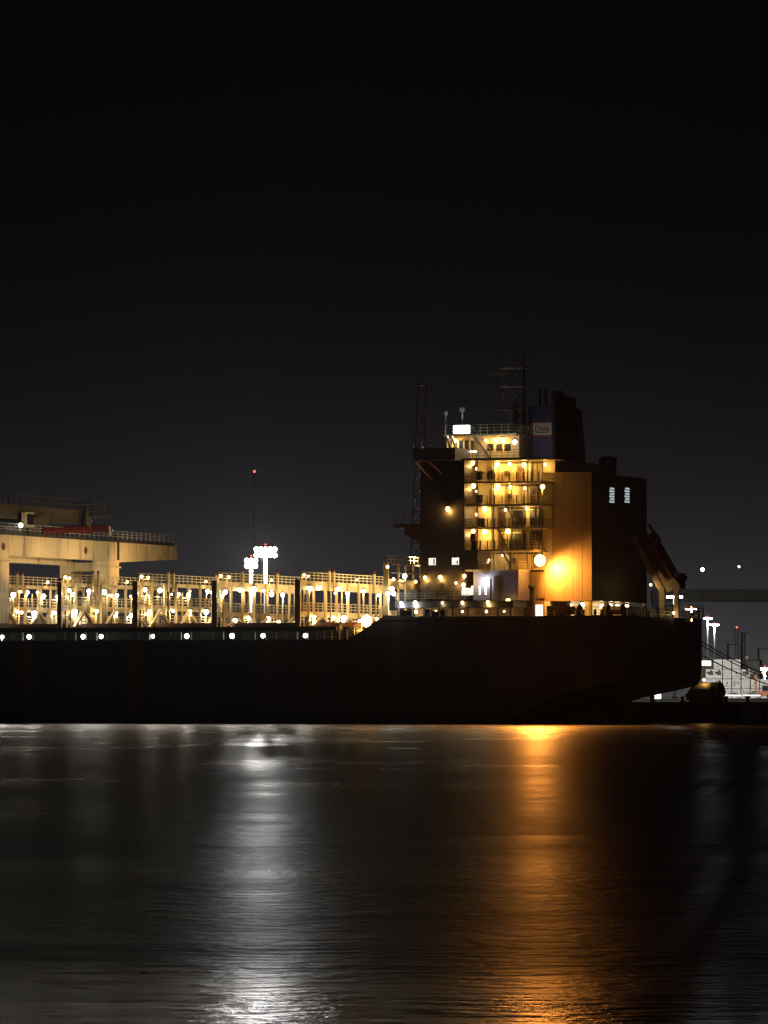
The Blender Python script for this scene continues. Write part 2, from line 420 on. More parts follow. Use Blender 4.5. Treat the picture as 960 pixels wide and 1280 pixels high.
for i, px in enumerate(LBX[:-1]):
    f = fa(px, 0.4)                        # forward face of the near end pillar
    fw = 0.6 if i < 3 else 0.72
    thick = i >= 4
    Z_m1, Z_m0 = (zr(764), zr(771)) if thick else (zr(754.5), zr(761))
    br = [brace_mesh(-3.4, zc1 + 0.02, Z_m0 + 0.02), brace_mesh(3.4, zc1 + 0.02, Z_m0 + 0.02)] if i in (0, 4) else br
    g = S()
    g.box(f - fw, f, 0.25, 0.55, zc1 + 0.002, Z_g1 + 0.1)         # plated end pillar
    g.box(f - fw, f - fw + 0.18, 0.55, 31.6, (Z_g0 if thick else Z_g1 - 0.45), Z_g1)
    g.box(f - 0.18, f, 0.55, 31.6, (Z_g0 if thick else Z_g1 - 0.45), Z_g1)
    g.box(f - fw + 0.18, f - 0.18, 0.55, 31.6, Z_g1 - 0.12, Z_g1 - 0.05)
    g.box(f - fw, f - fw + 0.18, 0.55, 31.6, Z_m0, Z_m1)
    g.box(f - 0.18, f, 0.55, 31.6, Z_m0, Z_m1)
    g.box(f - fw + 0.18, f - 0.18, 0.55, 31.6, Z_m1 - 0.12, Z_m1 - 0.05)
    lb = g.build('lashing_bridge', yel, ship)
    for a in cols_a[1:]:
        link('post', post_me, lb, SL(f - fw - 0.16, a, 0))
        if a in (4.6, 12.6, 20.6): link('post', post_me, lb, SL(f + 0.16, a - 1.2, 0))
    for a in (2.6, 10.6, 14.8, 22.7, 26.6):
        link('thin_post', thin_me, lb, SL(f - fw - 0.1, a + rng.uniform(-0.5, 0.5), 0))
    for a in (9.6, 11.2, 25.8) if i != 4 else (8.0, 20.2):
        link('guide_post', horn_me, lb, SL(f - fw - 0.33, a, 0))
    for a, k in ((6.8, 0), (6.8, 1), (16.4, 0), (16.4, 1), (25.4, 0), (25.4, 1)):
        link('brace', br[k], lb, SL(f - fw - 0.36, a, 0))
    for zt in (Z_g1, Z_m1):
        r = S(); r.rail([(f - fw + 0.05, 0.9, zt), (f - fw + 0.05, 31.4, zt)], 1.1, 1.45, 3, 0.085)
        r.build('railing', yel, lb)
    r = S(); r.rail([(f - fw + 0.05, 0.9, zc1 + 0.55), (f - fw + 0.05, 31.4, zc1+0.55)], 1.1, 1.45, 3, 0.075); r.build('railing', yel, lb)
    for a in (2.4, 7.4, 12.4, 17.2, 22.2, 27.2):
        lamp('yel' if (rng.random() < (0.35 if i < 3 else 0.7)) else 'wht', f - fw - 0.3, a + rng.uniform(-1.1, 1.1), Z_g0 + 0.35 - rng.choice((0.0, 0.2, 0.6)), lb)
    for a in (4.2, 10.4, 15.6, 21.4, 27):
        lamp('wht' if rng.random() < (0.5 if i < 3 else .25) else 'yel', f - fw - 0.45, a + rng.uniform(-1.2, 1.2), Z_m0 - rng.choice((0.0, 0.15, 0.4)), lb)
    for k in range(4): lamp('dim', f - fw - 0.4, rng.uniform(1.5, 30), rng.choice((Z_g0 + .2, Z_m0 - .1, Z_g0 - .3)), lb)
    lamp('dim', f - fw - 0.3, 0.9, Z_g1 + 0.7, lb); lamp('dim', f - fw - 0.3, rng.uniform(2, 5), Z_g1 + 0.6, lb); lamp('dim', f - fw - 0.3, rng.uniform(14, 24), Z_g1 + 0.5, lb)

# taller ladder tower in front of the deckhouse
f = fa(480, 0.5); zt = zz(482, 703, 0.5)
g = S(); g.box(f - 0.65, f, 0.25, 0.6, zc1, zt); g.box(f - 0.65, f - 0.45, 0.6, 31, Z_g0, Z_g1 + 0.1)
g.box(f - 0.65, f - 0.45, 0.6, 31, Z_m0, Z_m1)
for a in (3.6, 6.2, 9.0, 11.6, 14.2, 17, 21, 25, 29): g.box(f - 0.9, f - 0.66, a - 0.12, a + 0.12, ZP - 2.6, zt)
for zq in (zt - 0.15, zt - 1.25, zt - 2.3): g.box(f - 0.86, f - 0.7, 1.2, 31, zq - 0.12, zq)
tw = g.build('lashing_bridge', yel, ship)
r = S(); r.rail([(f - 0.3, 0.9, zt), (f - 0.3, 30, zt)], 0.9, 1.4, 2, 0.08); r.build('railing', yel, tw)
for px, py, k in ((505, 720, 'yel'), (491, 724, 'dim'), (489, 736, 'yel'), (484, 742, 'wht'), (491, 742, 'wht'), (519, 727, 'dim'), (483.5, 708.5, 'dim')):
    a, z = az(px, py, f - 1.1); lamp(k, f - 1.2, a, z, tw)

# step deck gear with the strong sodium lamp
f, z = fz(458.5, 776, 0.6); lamp('flood', f, 0.5, z, passage, 'floodlight')
b = S(); b.rail([(f_st0, 0.15, ZP), (f_st1 + 0.3, 0.15, ZM)], 1.1, 1.1, 3, 0.07); b.rail([(f_st1 + 0.3, 0.15, ZM), (fa(396, 0.1), 0.15, ZM)], 1.1, 1.1, 3, 0.07)
b.build('railing', grey, ship)
b = S()
for px, w, h in ((424, 0.9, 1.9), (412, 0.7, 1.5), (446, 1.6, 1.0), (434, 0.6, 1.2)):
    f = fa(px, 1.6); b.tube([(f, 1.6, ZM), (f, 1.6, ZM + h)], w/2, 10); b.ball((f, 1.6, ZM + h), w*0.62, 10, 6, 0.6)
tag(b.build('deck_vent', dark, ship), kind='stuff')

# poop: edge rail, deck house plating
f0p, f1p = 0.25, f_st0
b = S(); b.box(0.5, f_st0 - 0.2, 0.4, 31.6, ZP - 0.02, ZP + 0.02); b.build('poop_deck', deckm, ship)
b = S(); b.rail([(20.0, 0.2, ZP), (0.35, 0.2, ZP), (0.35, 31.8, ZP)], 1.1, 1.2, 3, 0.06); b.build('railing', grey, ship)

# ---- accommodation block
DY = [573.5, 602, 630.5, 659, 687, 712]
DZ = [zz(600, y, 2.0) for y in DY]
fA = fa(580.5, 1.5); fB = fa(525.5, 1.5)
ZU = zz(650, 750, 1.5)             # promenade deck top (y 750)
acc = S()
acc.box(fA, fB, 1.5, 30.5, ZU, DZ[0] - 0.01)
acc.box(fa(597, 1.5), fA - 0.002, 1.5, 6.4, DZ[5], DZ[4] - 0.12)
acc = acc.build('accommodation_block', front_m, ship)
f_in0 = fa(690, 6.5)
b = S(); b.box(f_in0, fA - 0.004, 6.5, 25.5, DZ[5], DZ[0] - 0.012)
b.box(fa(646, 6.5), fA - 0.004, 6.52, 25.5, ZP + 0.02, DZ[5] - 0.01); b.build('aft_deckhouse', white, acc)
# top deck extension to the funnel
b = S(); b.box(fa(694, 6.5), f_in0 - 0.01, 6.5, 25.5, DZ[1], DZ[0] - 0.012); b.build('upper_deckhouse', white, acc)
# decks
f_de = fa(678.5, 2.0)
for i, z in enumerate(DZ):
    e = (f_de, fa(667, 2.0))[i == 4] if i else fa(695, 2.6)
    if i == 5: e = fa(648.5, 2.0)
    b = S(); b.box(e, fA - 0.006, 1.95, 6.49, z - 0.22, z); 
    b.build('side_deck', white, acc)
    if i:
        b = S(); b.rail([(fA - 0.1, 2.05, z), (e + 0.08, 2.05, z), (e + 0.08, 6.3, z)], 1.05, 0.62, 3, 0.05)
        b.build('railing', white, acc)
b = S(); b.box(fa(695, 6.5), fB, 1.95, 30.4, DZ[0] - 0.006, DZ[0] + 0.08); b.build('bridge_deck', deckm, acc)
# pillars and partitions
for px, y0, y1 in ((617, 573, 712), (640, 602, 712), (660, 573, 640), (678, 573, 712), (597, 573, 687)):
    b = S(); f = fa(px, 2.25); b.tube([(f, 2.25, zz(px, y1, 2.25)), (f, 2.25, zz(px, y0, 2.25) - 0.2)], 0.075, 8); b.build('pillar', white, acc)
for i in range(4):
    b = S(); f = fa(617.5, 5.0); b.box(f - 0.06, f + 0.06, 4.2, 6.48, DZ[i+1] + 0.003, DZ[i] - 0.225); b.build('partition', white, acc)
for i in range(3):
    b = S(); f = fa(612 + 3*i, 6.4); b.box(f-0.38, f + 0.38, 6.40, 6.5, DZ[i+1] + 0.25, DZ[i+1] + 2.1); b.mi = 1
    b.box(f - 0.02, f + 0.30, 6.37, 6.4, DZ[i+1]+1.1, DZ[i+1]+1.25); b.build('door', [casing_m, dark], acc)
crng = random.Random(5)
for i in range(5):
    for k in range(5):
        px = crng.uniform(620, 676); f = fa(px, 6.4); b = S()
        b.tube([(f, 6.36, DZ[i+1] + .01), (f, 6.36, DZ[i] - .24)], crng.choice((.05, .07, .1)), 6); b.build('wall_pipe', crng.choice((casing_m, dark, grey)), acc)
    f = fa(crng.choice((627, 650, 668)), 6.4); b = S(); b.box(f - .4, f + .4, 6.41, 6.498, DZ[i+1] + .2, DZ[i+1] + 2.1); b.mi = 1; b.box(f - .12, f + .12, 6.39, 6.409, DZ[i+1] + 1.45, DZ[i+1] + 1.75); b.build('door', [casing_m, dark], acc)
    f = fa(crng.uniform(622, 646), 6.3); b = S(); b.box(f - .3, f + .3, 6.25, 6.49, DZ[i+1] + .9, DZ[i+1] + 1.5); b.build('hose_box', mach, acc)
    b = S(); b.tube([(fa(619, 6.4), 6.3, DZ[i] - .4), (fa(679, 6.4), 6.3, DZ[i] - .45)], .06, 6); b.build('cable_run', dark, acc)
    for k in range(9):
        f = fa(600 + k*9.2, 2.1); b = S(); b.beam((f, 2.12, DZ[i+1]), (f, 2.12, DZ[i+1] + 1.15), .11); b.build('rail_stanchion', dark, acc) if f > f_de and i < 4 else b.bm.free()
# dark boxes on the decks
for px, py in ((600, 594.5), (613.5, 594), (599.5, 624), (602, 653), (592, 672), (593, 682)):
    f, z = fz(px, py, 2.8); b = S(); b.box(f-0.35, f+0.35, 2.5, 3.1, z-0.55, z+0.55); b.build('deck_locker', redp if px < 593 else dark, acc)
# louvres
for p0, p1, y0, y1 in ((641, 657, 638, 656), (662, 678, 637.5, 656), (636.5, 656.5, 667, 686), (662, 677, 665, 681)):
    f1, zt = fz(p0, y0, 6.4); f0, zb = fz(p1, y1, 6.4)
    b = S(); b.box(f0, f1, 6.38, 6.5, zb, zt); lv = b.build('louvre_panel', dark, acc)
    b = S()
    for k in range(7):
        z = zb + (zt - zb) * (k + 0.5) / 7; b.beam((f0 + 0.05, 6.33, z), (f1 - 0.05, 6.33, z), 0.12, 0.05)
    b.build('slat', dark, lv)
# inclined ladders between decks
for (p0, y0), (p1, y1) in (((633, 632), (646, 657)), ((622, 661), (635, 686)), ((627, 689), (641, 711)), ((637, 575), (628, 573))):
    if y0 > y1: continue
    b = S()
    for a in (3.0, 3.7):
        f0, z0 = fz(p0, y0, a); f1, z1 = fz(p1, y1, a); b.beam((f0, a, z0), (f1, a, z1), 0.07, 0.2); b.beam((f0, a, z0+1), (f1, a, z1+1), 0.05)
    for k in range(10):
        t_ = (k + .5)/10; b.box(f0+(f1-f0)*t_-0.1, f0+(f1-f0)*t_+0.1, 3.0, 3.7, z0+(z1-z0)*t_-0.02, z0+(z1-z0)*t_+0.02)
    b.build('stair', grey, acc)
# lamps
for px, py, k in ((591, 579, 'sod'), (622, 580, 'sod'), (637, 580, 'sod'), (655, 581, 'sod'), (681.5, 580.5, 'sod'),
                  (592, 607.5, 'sod'), (622.5, 608.5, 'sod'), (638, 608.5, 'sod'), (656, 610, 'dim'),
                  (585, 635.5, 'sod'), (606, 636, 'sod'), (632, 637, 'dim'), (659, 635.5, 'sod'),
                  (591.5, 664.5, 'sod'), (606, 664.5, 'sod'), (635, 664, 'sod'), (607.5, 693, 'sod'), (628, 694, 'dim'),
                  (595.5, 586, 'dim'), (595.5, 614, 'dim'), (595.5, 643, 'dim'), (611, 700, 'dim')):
    a = 5.6 if px > 600 else 4.0
    f, z = fz(px, py, a); lamp(k, f, a, z, acc, k=.5 if px > 675 else 1.0)
f, z = fz(678.5, 608.5, 2.0); lamp('sod', f, 1.9, z, acc, k=.35)
for px, py, k in ((560, 636, 'sod'), (531.5, 722, 'sod'), (550.5, 721.5, 'sod'), (580.5, 720, 'sod'), (579.5, 731, 'sod'), (570, 728.5, 'dim')):
    f, z = fz(px, py, 1.1); lamp(k, f, 1.05, z, acc)
# lit windows on the port wall
for px, py in ((540.5, 702), (569.5, 701.5)):
    f, z = fz(px, py, 1.5); b = S()
    b.box(f-0.52, f+0.52, 1.46, 1.52, z-0.5, z+0.5); w = b.build('window', dark, acc)
    b = S(); b.box(f-0.46, f-0.03, 1.44, 1.462, z-0.44, z+0.44); b.box(f+0.03, f+0.46, 1.44, 1.462, z-0.44, z+0.44); b.build('pane', L_win, acc)
    b = S(); b.box(f - .36, f - .14, 1.425, 1.438, z - .4, z + (.36 if px < 550 else .1)); b.box(f + .2, f + .27, 1.425, 1.438, z - .43, z + .43); b.build('curtain', casing_m, w)

# forward deck floodlights on the front of the deckhouse
for a in (10.0, 18.0, 26.0):
    z = DZ[3] - 2.5
    b = S(); b.box(fB + 0.3, fB + 0.8, a - .4, a + .4, z - .3, z + .4); b.beam((fB, a, z), (fB + .4, a, z), .15); b.build('floodlight', dark, acc)
    spot(acc, SL(fB + 1.0, a, z), SL(82, a + 4, 11), 26000, 60, (1.0, 0.80, 0.48))
# ---- wheelhouse
ZW0 = DZ[0] + 0.08; ZW1 = zz(600, 545, 4.5); ZW2 = zz(600, 542.5, 4.5)
fw0, fw1 = fa(649, 6.0), fa(557, 4.5)
b = S(); b.box(fw0, fa(588, 6.0), 6.0, 26, ZW0, ZW1); b.box(fa(588, 4.6) , fw1 - 0.6, 4.6, 27.4, ZW0, ZW0 + 1.0); b.box(fa(588, 4.6), fw1 - 0.6, 4.6, 27.4, ZW1 - 0.5, ZW1)
wh = b.build('wheelhouse', white, ship)
b = S(); b.box(fw0 - 0.3, fw1, 4.0, 28, ZW1 + 0.004, ZW2); b.build('roof', white, wh)
b = S(); b.box(fa(588, 4.7) + 0.01, fw1 - 0.75, 4.75, 27.2, ZW0 + 1.0, ZW1 - 0.5); b.build('window_band', glass, wh)
for k in range(5):
    f = fa(587 - k*7, 4.6); b = S(); b.box(f-0.09, f+0.09, 4.58, 4.8, ZW0+0.9, ZW1-0.4); b.build('mullion', white, wh)
for px in (560, 566): 
    f, z = fz(px - 2, 545, 2.2); f2, z2 = fz(px + 4, 561, 2.2); b = S(); b.beam((f, 2.4, z), (f2, 2.2, z2), 0.28, 0.22); b.build('strut', cream, wh)
b = S(); b.rail([(fw1 - 0.1, 4.1, ZW2), (fw0 - 0.2, 4.1, ZW2), (fw0 - 0.2, 27.8, ZW2)], 1.15, 1.0, 3, 0.06)
b.rail([(fa(646, 6.5), 6.6, ZW2), (fa(615, 6.5), 6.6, ZW2)], 1.2, 1.2, 2, 0.07); b.build('railing', white, wh)
for px, py, k in ((569.5, 550.5, 'sod'), (607, 550, 'dim'), (619.5, 549.5, 'sod'), (628.5, 549.5, 'sod'), (643.5, 552.5, 'wht')):
    a = (2.2 if k == 'wht' else 5.5) if px > 590 else 4.2; f, z = fz(px, py, a); lamp(k, f, a, z, wh)
for px, py in ((573.5, 563), (587, 564.5), (593, 564.5)):
    f, z = fz(px, py, 4.55); b = S(); b.box(f-0.3, f+0.3, 4.50, 4.56, z-0.12, z+0.12); b.build('console_light', glowm('console_glow', (1, .95, .85), 3), wh)
# floodlit box on the roof and its two domed aerials
f1, zt = fz(566, 531.5, 3.6); f0, zb = fz(588, 543.8, 3.6)
b = S(); b.box(f0, f1, 3.62, 4.2, ZW2 + 0.02, zt); sb = b.build('searchlight_box', galv, wh)
b = S(); b.box(f0 + 0.1, f1 - 0.1, 3.57, 3.618, ZW2 + 0.1, zt - 0.08); b.build('pane', L_box, wh); p = SL((f0 + f1)/2, 3.0, (ZW2 + zt)/2); point('searchlight_light', p, 14.0, (.90, 1.0, .95), wh, .1)
for px, yb, yt, rr in ((557, 543, 519, 0.26), (578, 532, 514, 0.36)):
    f, zt2 = fz(px, yt, 4.6); b = S(); b.tube([(f, 4.6, ZW2), (f, 4.6, zt2)], 0.11, 8); b.tube([(f, 4.6, zt2), (f, 4.6, zt2+0.35)], rr, 12); b.ball((f, 4.6, zt2 + 0.4), rr, 12, 6, 0.8); b.build('aerial_dome', galv, wh)
for px in (562, 566, 571, 584, 586):
    f, zt2 = fz(px, 520 + (px % 5)*2, 4.8); b = S(); b.beam((f, 4.8, ZW2), (f, 4.8, zt2), 0.06); b.build('whip_aerial', galv, wh)
for px in (613, 624, 634):
    f, z = fz(px, 559, 5.95); b = S(); b.box(f - .42, f + .42, 5.95, 6.0, z - .45, z + .45); b.build('window', glass, wh)
# stair from roof to bridge deck
b = S()
for a in (3.4, 4.0):
    f0, z0 = fz(590, 543, a); f1, z1 = fz(613, 572, a); b.beam((f0, a, z0), (f1, a, z1), 0.07, 0.22); b.beam((f0, a, z0+1), (f1, a, z1+1), 0.06)
for k in range(12):
    t_ = (k+.5)/12; ff = f0+(f1-f0)*t_; z_ = z0+(z1-z0)*t_; b.box(ff-0.12, ff+0.12, 3.4, 4.0, z_-0.02, z_+0.02)
b.build('stair', galv, wh)
b = S(); b.rail([(fA - 0.1, 2.05, DZ[0]+.08), (fa(695, 2.1), 2.05, DZ[0]+.08)], 1.0, 0.8, 3, 0.05); b.build('railing', dark, wh)

# ---- bridge wing and lower platform
zw1, zw0 = zz(540, 560, -1), zz(540, 574, -1)
f0, f1 = fa(569, -1), fa(515.5, -1)
b = S(); b.box(f0, f1, -1.0, 5.0, zw0, zw1); b.box(f0+0.1, f1-0.1, -0.9, 5, zw0 - 0.15, zw0)
wing = b.build('bridge_wing', paint('wing_grey', (0.22, 0.20, 0.18), 0.5), ship)
for (p0, y0), (p1, y1) in (((520, 576), (541, 600)), ((534, 575.5), (552, 592))):
    fa_, za = fz(p0, y0, -0.8); fb_, zb_ = fz(p1, y1, 1.4); b = S(); b.beam((fa_, -0.8, za), (fb_, 1.4, zb_), 0.16, 0.3); b.build('bracket', orange, wing)  # orange lamplight on the wing brackets put into their paint
b = S(); b.rail([(f0+.1, -0.9, zw1), (f1-.1, -0.9, zw1)], 0.5, 1.2, 1, 0.06); b.build('railing', grey, wing)
f1, zt = fz(492, 655, 2.2); f0 = fB + 0.01; zb = zt - 0.5
b = S(); b.box(f0, f1, 2.0, 8, zb, zt); pl = b.build('forward_platform', casing_m, ship)
fk, zk = fz(505, 667, 2.3); fk2, zk2 = fz(526, 679, 2.3)
b = S(); b.prism([(fk, zb), (fk, zk), (f0 + 0.02, zk2), (f0 + 0.02, zb)], 'y', 2.3, 2.7); b.build('bracket', orange, pl)  # painted orange for the lamplight on its underside
b = S(); b.beam((fk, 2.5, zk - 0.1), (f0 + 0.1, 2.5, zk2 - 0.1), 0.5, 0.16); b.build('flange', cream, pl)
b = S(); b.rail([(f0, 2.1, zt), (f1 - .1, 2.1, zt), (f1 - .1, 7.8, zt)], 1.1, 1.1, 3, 0.06); b.build('railing', galv, pl)

# ---- radar mast
f, zb = fz(643.5, 545, 16); zt = zz(643.5, 505, 16)
mast = S(); mast.tube([(f, 16, ZW2), (f, 16, zt)], 0.42, 10); mast = mast.build('radar_mast', grey, ship)
f2 = fa(655, 16)
b = S(); b.tube([(f2, 16, ZW2), (f2, 16, zz(655, 470, 16)), (f2, 16, zz(655, 428, 16))], [0.3, 0.24, 0.12], 8); b.build('pole', grey, mast)
for y in (511, 482, 459):
    fl, z = fz(623, y, 15); fr = fa(657, 15); b = S(); b.box(fr, fl, 14.4, 17.4, z - 0.15, z); b.rail([(fr, 14.5, z), (fl, 14.5, z), (fl, 17.3, z)], 1.0, 1.0, 2, 0.05); b.build('platform', grey, mast)
for y in (493, 468):
    fl, z = fz(630, y, 15.6); b = S(); b.tube([(fl, 15.6, z - 1.0), (fl, 15.6, z)], 0.16, 8); b.beam((fl - 1.6, 15.6, z + 0.15), (fl + 1.6, 15.6, z + 0.15), 0.22, 0.3); b.build('radar_scanner', galv, mast)
b = S()
for k in range(8):
    y = 540 - k*13; z0 = zz(650, y, 16); z1 = zz(650, y - 13, 16)
    b.beam((f, 16, z0), (f2, 16, z1), 0.1); b.beam((f2, 16, z0), (f, 16, z1), 0.1)
b.build('lattice_brace', grey, mast)
for dx in (-1.3, 1.2):
    b = S(); b.beam((f2 + dx, 16, zz(655, 448, 16)), (f2 + dx, 16, zz(655, 436, 16)), 0.08); b.build('whip_aerial', grey, mast)
b = S(); b.beam((f2 - 1.4, 16, zz(655, 448, 16)), (f2 + 1.4, 16, zz(655, 448, 16)), 0.1); b.build('yard', grey, mast)

# ---- funnel
fnA, _ = fz(695, 540, 11); fnB = fa(660.5, 11); fzT = zz(680, 507, 11); fzB = DZ[0] + 0.085
b = S(); b.box(fnA, fnB, 11, 21, fzB, fzT); fun = b.build('funnel', navy, ship)
fP1, zP1 = fz(662, 529, 10.95); fP0, zP0 = fz(694.3, 543.5, 10.95)
b = S(); b.box(fP0, fP1, 10.94, 11.0, zP0, zP1); pn = b.build('house_flag_panel', panelw, fun)
b = S(); b.box(fP0, fP1, 10.935, 11.0, zP0 - 0.22, zP0 - 0.004); b.build('red_stripe', redp, fun)
b = S(); b.box(fP0, fP1, 10.935, 11.0, zP1 + 0.004, zP1 + 0.10); b.build('red_stripe', redp, fun)
cu = bpy.data.curves.new('lettering', 'FONT'); cu.body = 'Dole'; cu.size = 1.0; cu.extrude = 0.01; cu.shear = 0.12; cu.align_x = 'CENTER'; cu.offset = 0.02
to = bpy.data.objects.new('lettering', cu); col.objects.link(to)
bpy.context.view_layer.update()
tme = bpy.data.meshes.new_from_object(to.evaluated_get(bpy.context.evaluated_depsgraph_get()))
bpy.data.objects.remove(to); tme.materials.clear(); tme.materials.append(redp)
cf = (fP0 + fP1)/2 + 0.08
tme.transform(Matrix.Translation(Vector(SL(cf, 10.92, zP0 + 0.48))) @ Matrix.Rotation(R(180), 4, 'Z') @ Matrix.Rotation(R(90), 4, 'X'))
link('lettering', tme, pn)
b = S(); b.beam((cf - 0.9, 10.93, zP0 + 0.34), (cf + 0.95, 10.93, zP0 + 0.30), 0.02, 0.12); b.build('underline', redp, pn)
# black exhaust housing behind it
fE1 = fnA - 0.01; fE0 = fE1 - 0.5
prof = []
for px, py in ((694, 593), (694, 488.5), (704, 489), (707, 495), (719, 497), (721, 511), (727, 514), (731, 560), (732.5, 593)):
    a, z = az(px, py, fE0); prof.append((a, z))
b = S(); b.prism(prof, 'x', fE0, fE1); b.build('exhaust_housing', soot, fun)
for px in (675, 682):
    f, z = fz(px, 507, 15); b = S(); b.tube([(f, 15, fzT), (f, 15, z + 2.2)], 0.16, 8); b.build('exhaust_pipe', soot, fun)

# ---- engine casing
cf0 = fz(739.5, 680, 6.5)[0]; cf1 = fa(680.5, 6.5); cA = az(808.3, 680, cf0)[0]; ZC1 = zz(710, 592, 6.5); ZC0 = zz(710, 751, 6.5)
b = S(); b.box(cf0, cf1, 6.5, cA, ZC0, ZC1); cas = b.build('engine_casing', casing_m, ship)
b = S(); b.box(cf0 - 0.02, cf0 - 0.002, 6.5, cA, ZC0, ZC1); b.build('aft_shade_sheet', dark, cas)  # dark sheet added so the unlit aft face stays black
b = S(); b.box(cf0 - 0.06, cf1 + 0.02, 6.44, cA + .06, ZC1 + 0.002, ZC1 + 0.18); b.build('coping', casing_m, cas)
b = S()
for k in range(1, 6):
    z = ZC0 + (ZC1-ZC0)*k/6; b.box(cf0 + 0.02, cf1 - 0.02, 6.47, 6.5, z, z + 0.05)
for k in range(1, 5):
    f = cf0 + (cf1-cf0)*k/5; b.box(f, f + 0.04, 6.475, 6.5, ZC0 + 0.1, ZC1 - 0.05)
tag(b.build('plate_seam', casing_m, cas), kind='stuff')
for px in (764.5, 783.5):
    a, z = az(px, 619, cf0 - 0.02); b = S(); b.box(cf0 - 0.05, cf0, a - 1.2, a + 1.2, z - 1.05, z + 1.05); w = b.build('window', dark, cas)
    for k in range(6):
        zq = z - 0.85 + k*0.34; b = S(); b.box(cf0 - 0.075, cf0 - 0.052, a - 1.0 + (0.25 if k % 2 else 0), a + 0.95, zq - 0.11, zq + 0.11); b.build('pane', L_louv, cas)
a, z = az(760, 593, cf0 + 2); zt = az(760, 574, cf0+2)[1]
b = S(); b.tube([(cf0+2, a, ZC1), (cf0+2, a, zt - 0.5), (cf0+2, a, zt), (cf0+2, a, zt+0.35)], [1.0, 1.15, 1.2, .7], 14); b.build('vent_cowl', soot, cas)
# open mooring deck under the casing: pillars and an inner wall
for f, a in ((cf0 + .25, 6.75), (cf1 - .4, 6.75), (cf0 + .25, cA - .3), (cf0 + .25, 13), (cf0 + .25, 19.4)):
    b = S(); b.box(f - .2, f + .2, a - .2, a + .2, ZP, ZC0 - 0.002); b.build('pillar', casing_m, cas)
b = S(); b.box(cf0 + 0.05, cf0 + 1.0, 6.55, 6.8, ZP, ZC0 - 0.003); b.box(cf1 - 0.7, cf1, 6.52, 7, ZP, ZC0-.003); b.box(cf0 + 3.2, cf0 + 3.4, 7.5, cA - 1, ZP, ZC0 - 0.003); b.box(cf0+3.4, cf1 - 1, 10.0, 10.2, ZP, ZC0-.003); b.build('inner_wall', white, cas)
for px, py, f in ((752, 754.5, cf0 + 1.0), (763, 754.5, cf0 + 1.0), (783.5, 754, cf0 + 1.0), (772, 756, cf0+1.0)):
    a, z = az(px, py, f); lamp('yel', f, a, ZC0 - 0.5, cas)
for px in (729.5, 715, 700):
    f = fa(px, 8); lamp('yel' if px > 720 else 'dim', f, 7.6, ZC0 - 0.5, cas)
# yellow wall and ladder left of the casing, and the big sodium floodlight
fq0, fq1 = fa(682, 6.5), fa(649, 6.5)
b = S(); b.box(cf1 + 0.003, fq1, 6.46, 8.5, ZP + 0.02, DZ[5] - 0.23); lw = b.build('lower_deckhouse', casing_m, ship)
f = fa(660, 6.2); b = S()
for df in (-0.25, 0.25): b.beam((f + df, 6.2, ZP), (f + df, 6.2, DZ[5]), 0.06)
for k in range(18): b.beam((f - .25, 6.2, ZP + 0.3 + k*0.3), (f + .25, 6.2, ZP + .3 + k*0.3), 0.04)
b.build('ladder', dark, lw)
f, z = fz(665, 744, 4.5); b = S(); b.tube([(f, 4.5, ZP), (f, 4.5, z + .9)], 0.32, 10); b.ball((f, 4.5, z + 1.1), 0.55, 10, 6, 0.7); b.build('mushroom_vent', dark, lw)
f1, zt = fz(669.5, 756, 6.4); f0, zb = fz(678.5, 769, 6.4)
b = S(); b.box(f0, f1, 6.40, 6.455, ZP + .05, zt); b.build('lit_doorway', glowm('doorway_glow', (1, .93, .75), 1.6), lw)
for px, py in ((653, 735), (676, 742)):
    f, z = fz(px, py, 6.4); b = S(); b.box(f - .5, f + .5, 6.3, 6.455, z - .6, z + .6); b.build('cable_box', casing_m, lw)
f, z = fz(675, 700.5, 3.5)
b = S(); b.beam((f, 6.45, z + 1.2), (f, 3.5, z + 1.2), 0.12); b.build('lamp_arm', dark, lw)
lamp('flood', f, 3.5, z, lw, 'floodlight', k=.16)
spot(lw, SL(f - .5, 4.2, z - .75), SL(f - 3.4, 7.0, z - 3.0), 1000 * 4 * math.pi, 152, (1.0, .47, .09), 1.0, .3)
spot(lw, SL(f, 2.6, z), SL(f - 20, -60, 8), 76000, 150, (1.0, 0.32, 0.045), 0.6, 0.35)
# purple-grey lower house by the side
f1, f0 = fa(592, 2.0), fa(648, 2.0)
b = S(); b.box(f0, f1, 2.0, 6.44, ZU, DZ[5] - 0.225); lh = b.build('side_house', paint('house_grey', (0.30, 0.27, 0.30), 0.55), ship)
f, z = fz(605.5, 723.5, 1.5); lamp('cool', f, 1.4, z, lh)
f, z = fz(635.5, 750, 1.2); lamp('sod', f, 1.1, z - 0.1, lh)
f1, zt = fz(577.5, 735, 1.35); f0, zb = fz(588, 744, 1.35)
b = S(); b.box(f0, f1, 1.36, 1.4, zb, zt); pb = b.build('notice_board', L_win, lh)
b = S()
for k in (0.0, 0.42, 0.84): z = zb + (zt-zb)*k; b.box(f0 + .1, f1 - .08, 1.33, 1.358, z + 0.08, z + .2)
b.build('slat', dark, lh)
f, z = fz(614, 745, 1.8); b = S(); b.beam((f, 1.7, ZU), (f, 1.7, z + 2.2), 0.2); b.build('pipe', dark, lh)
for px in (590, 599.5, 607):
    f, z = fz(px, 738, 1.9); b = S(); b.box(f - .12, f + .12, 1.93, 1.99, z - .55, z + .55); b.build('pane', L_win, lh)

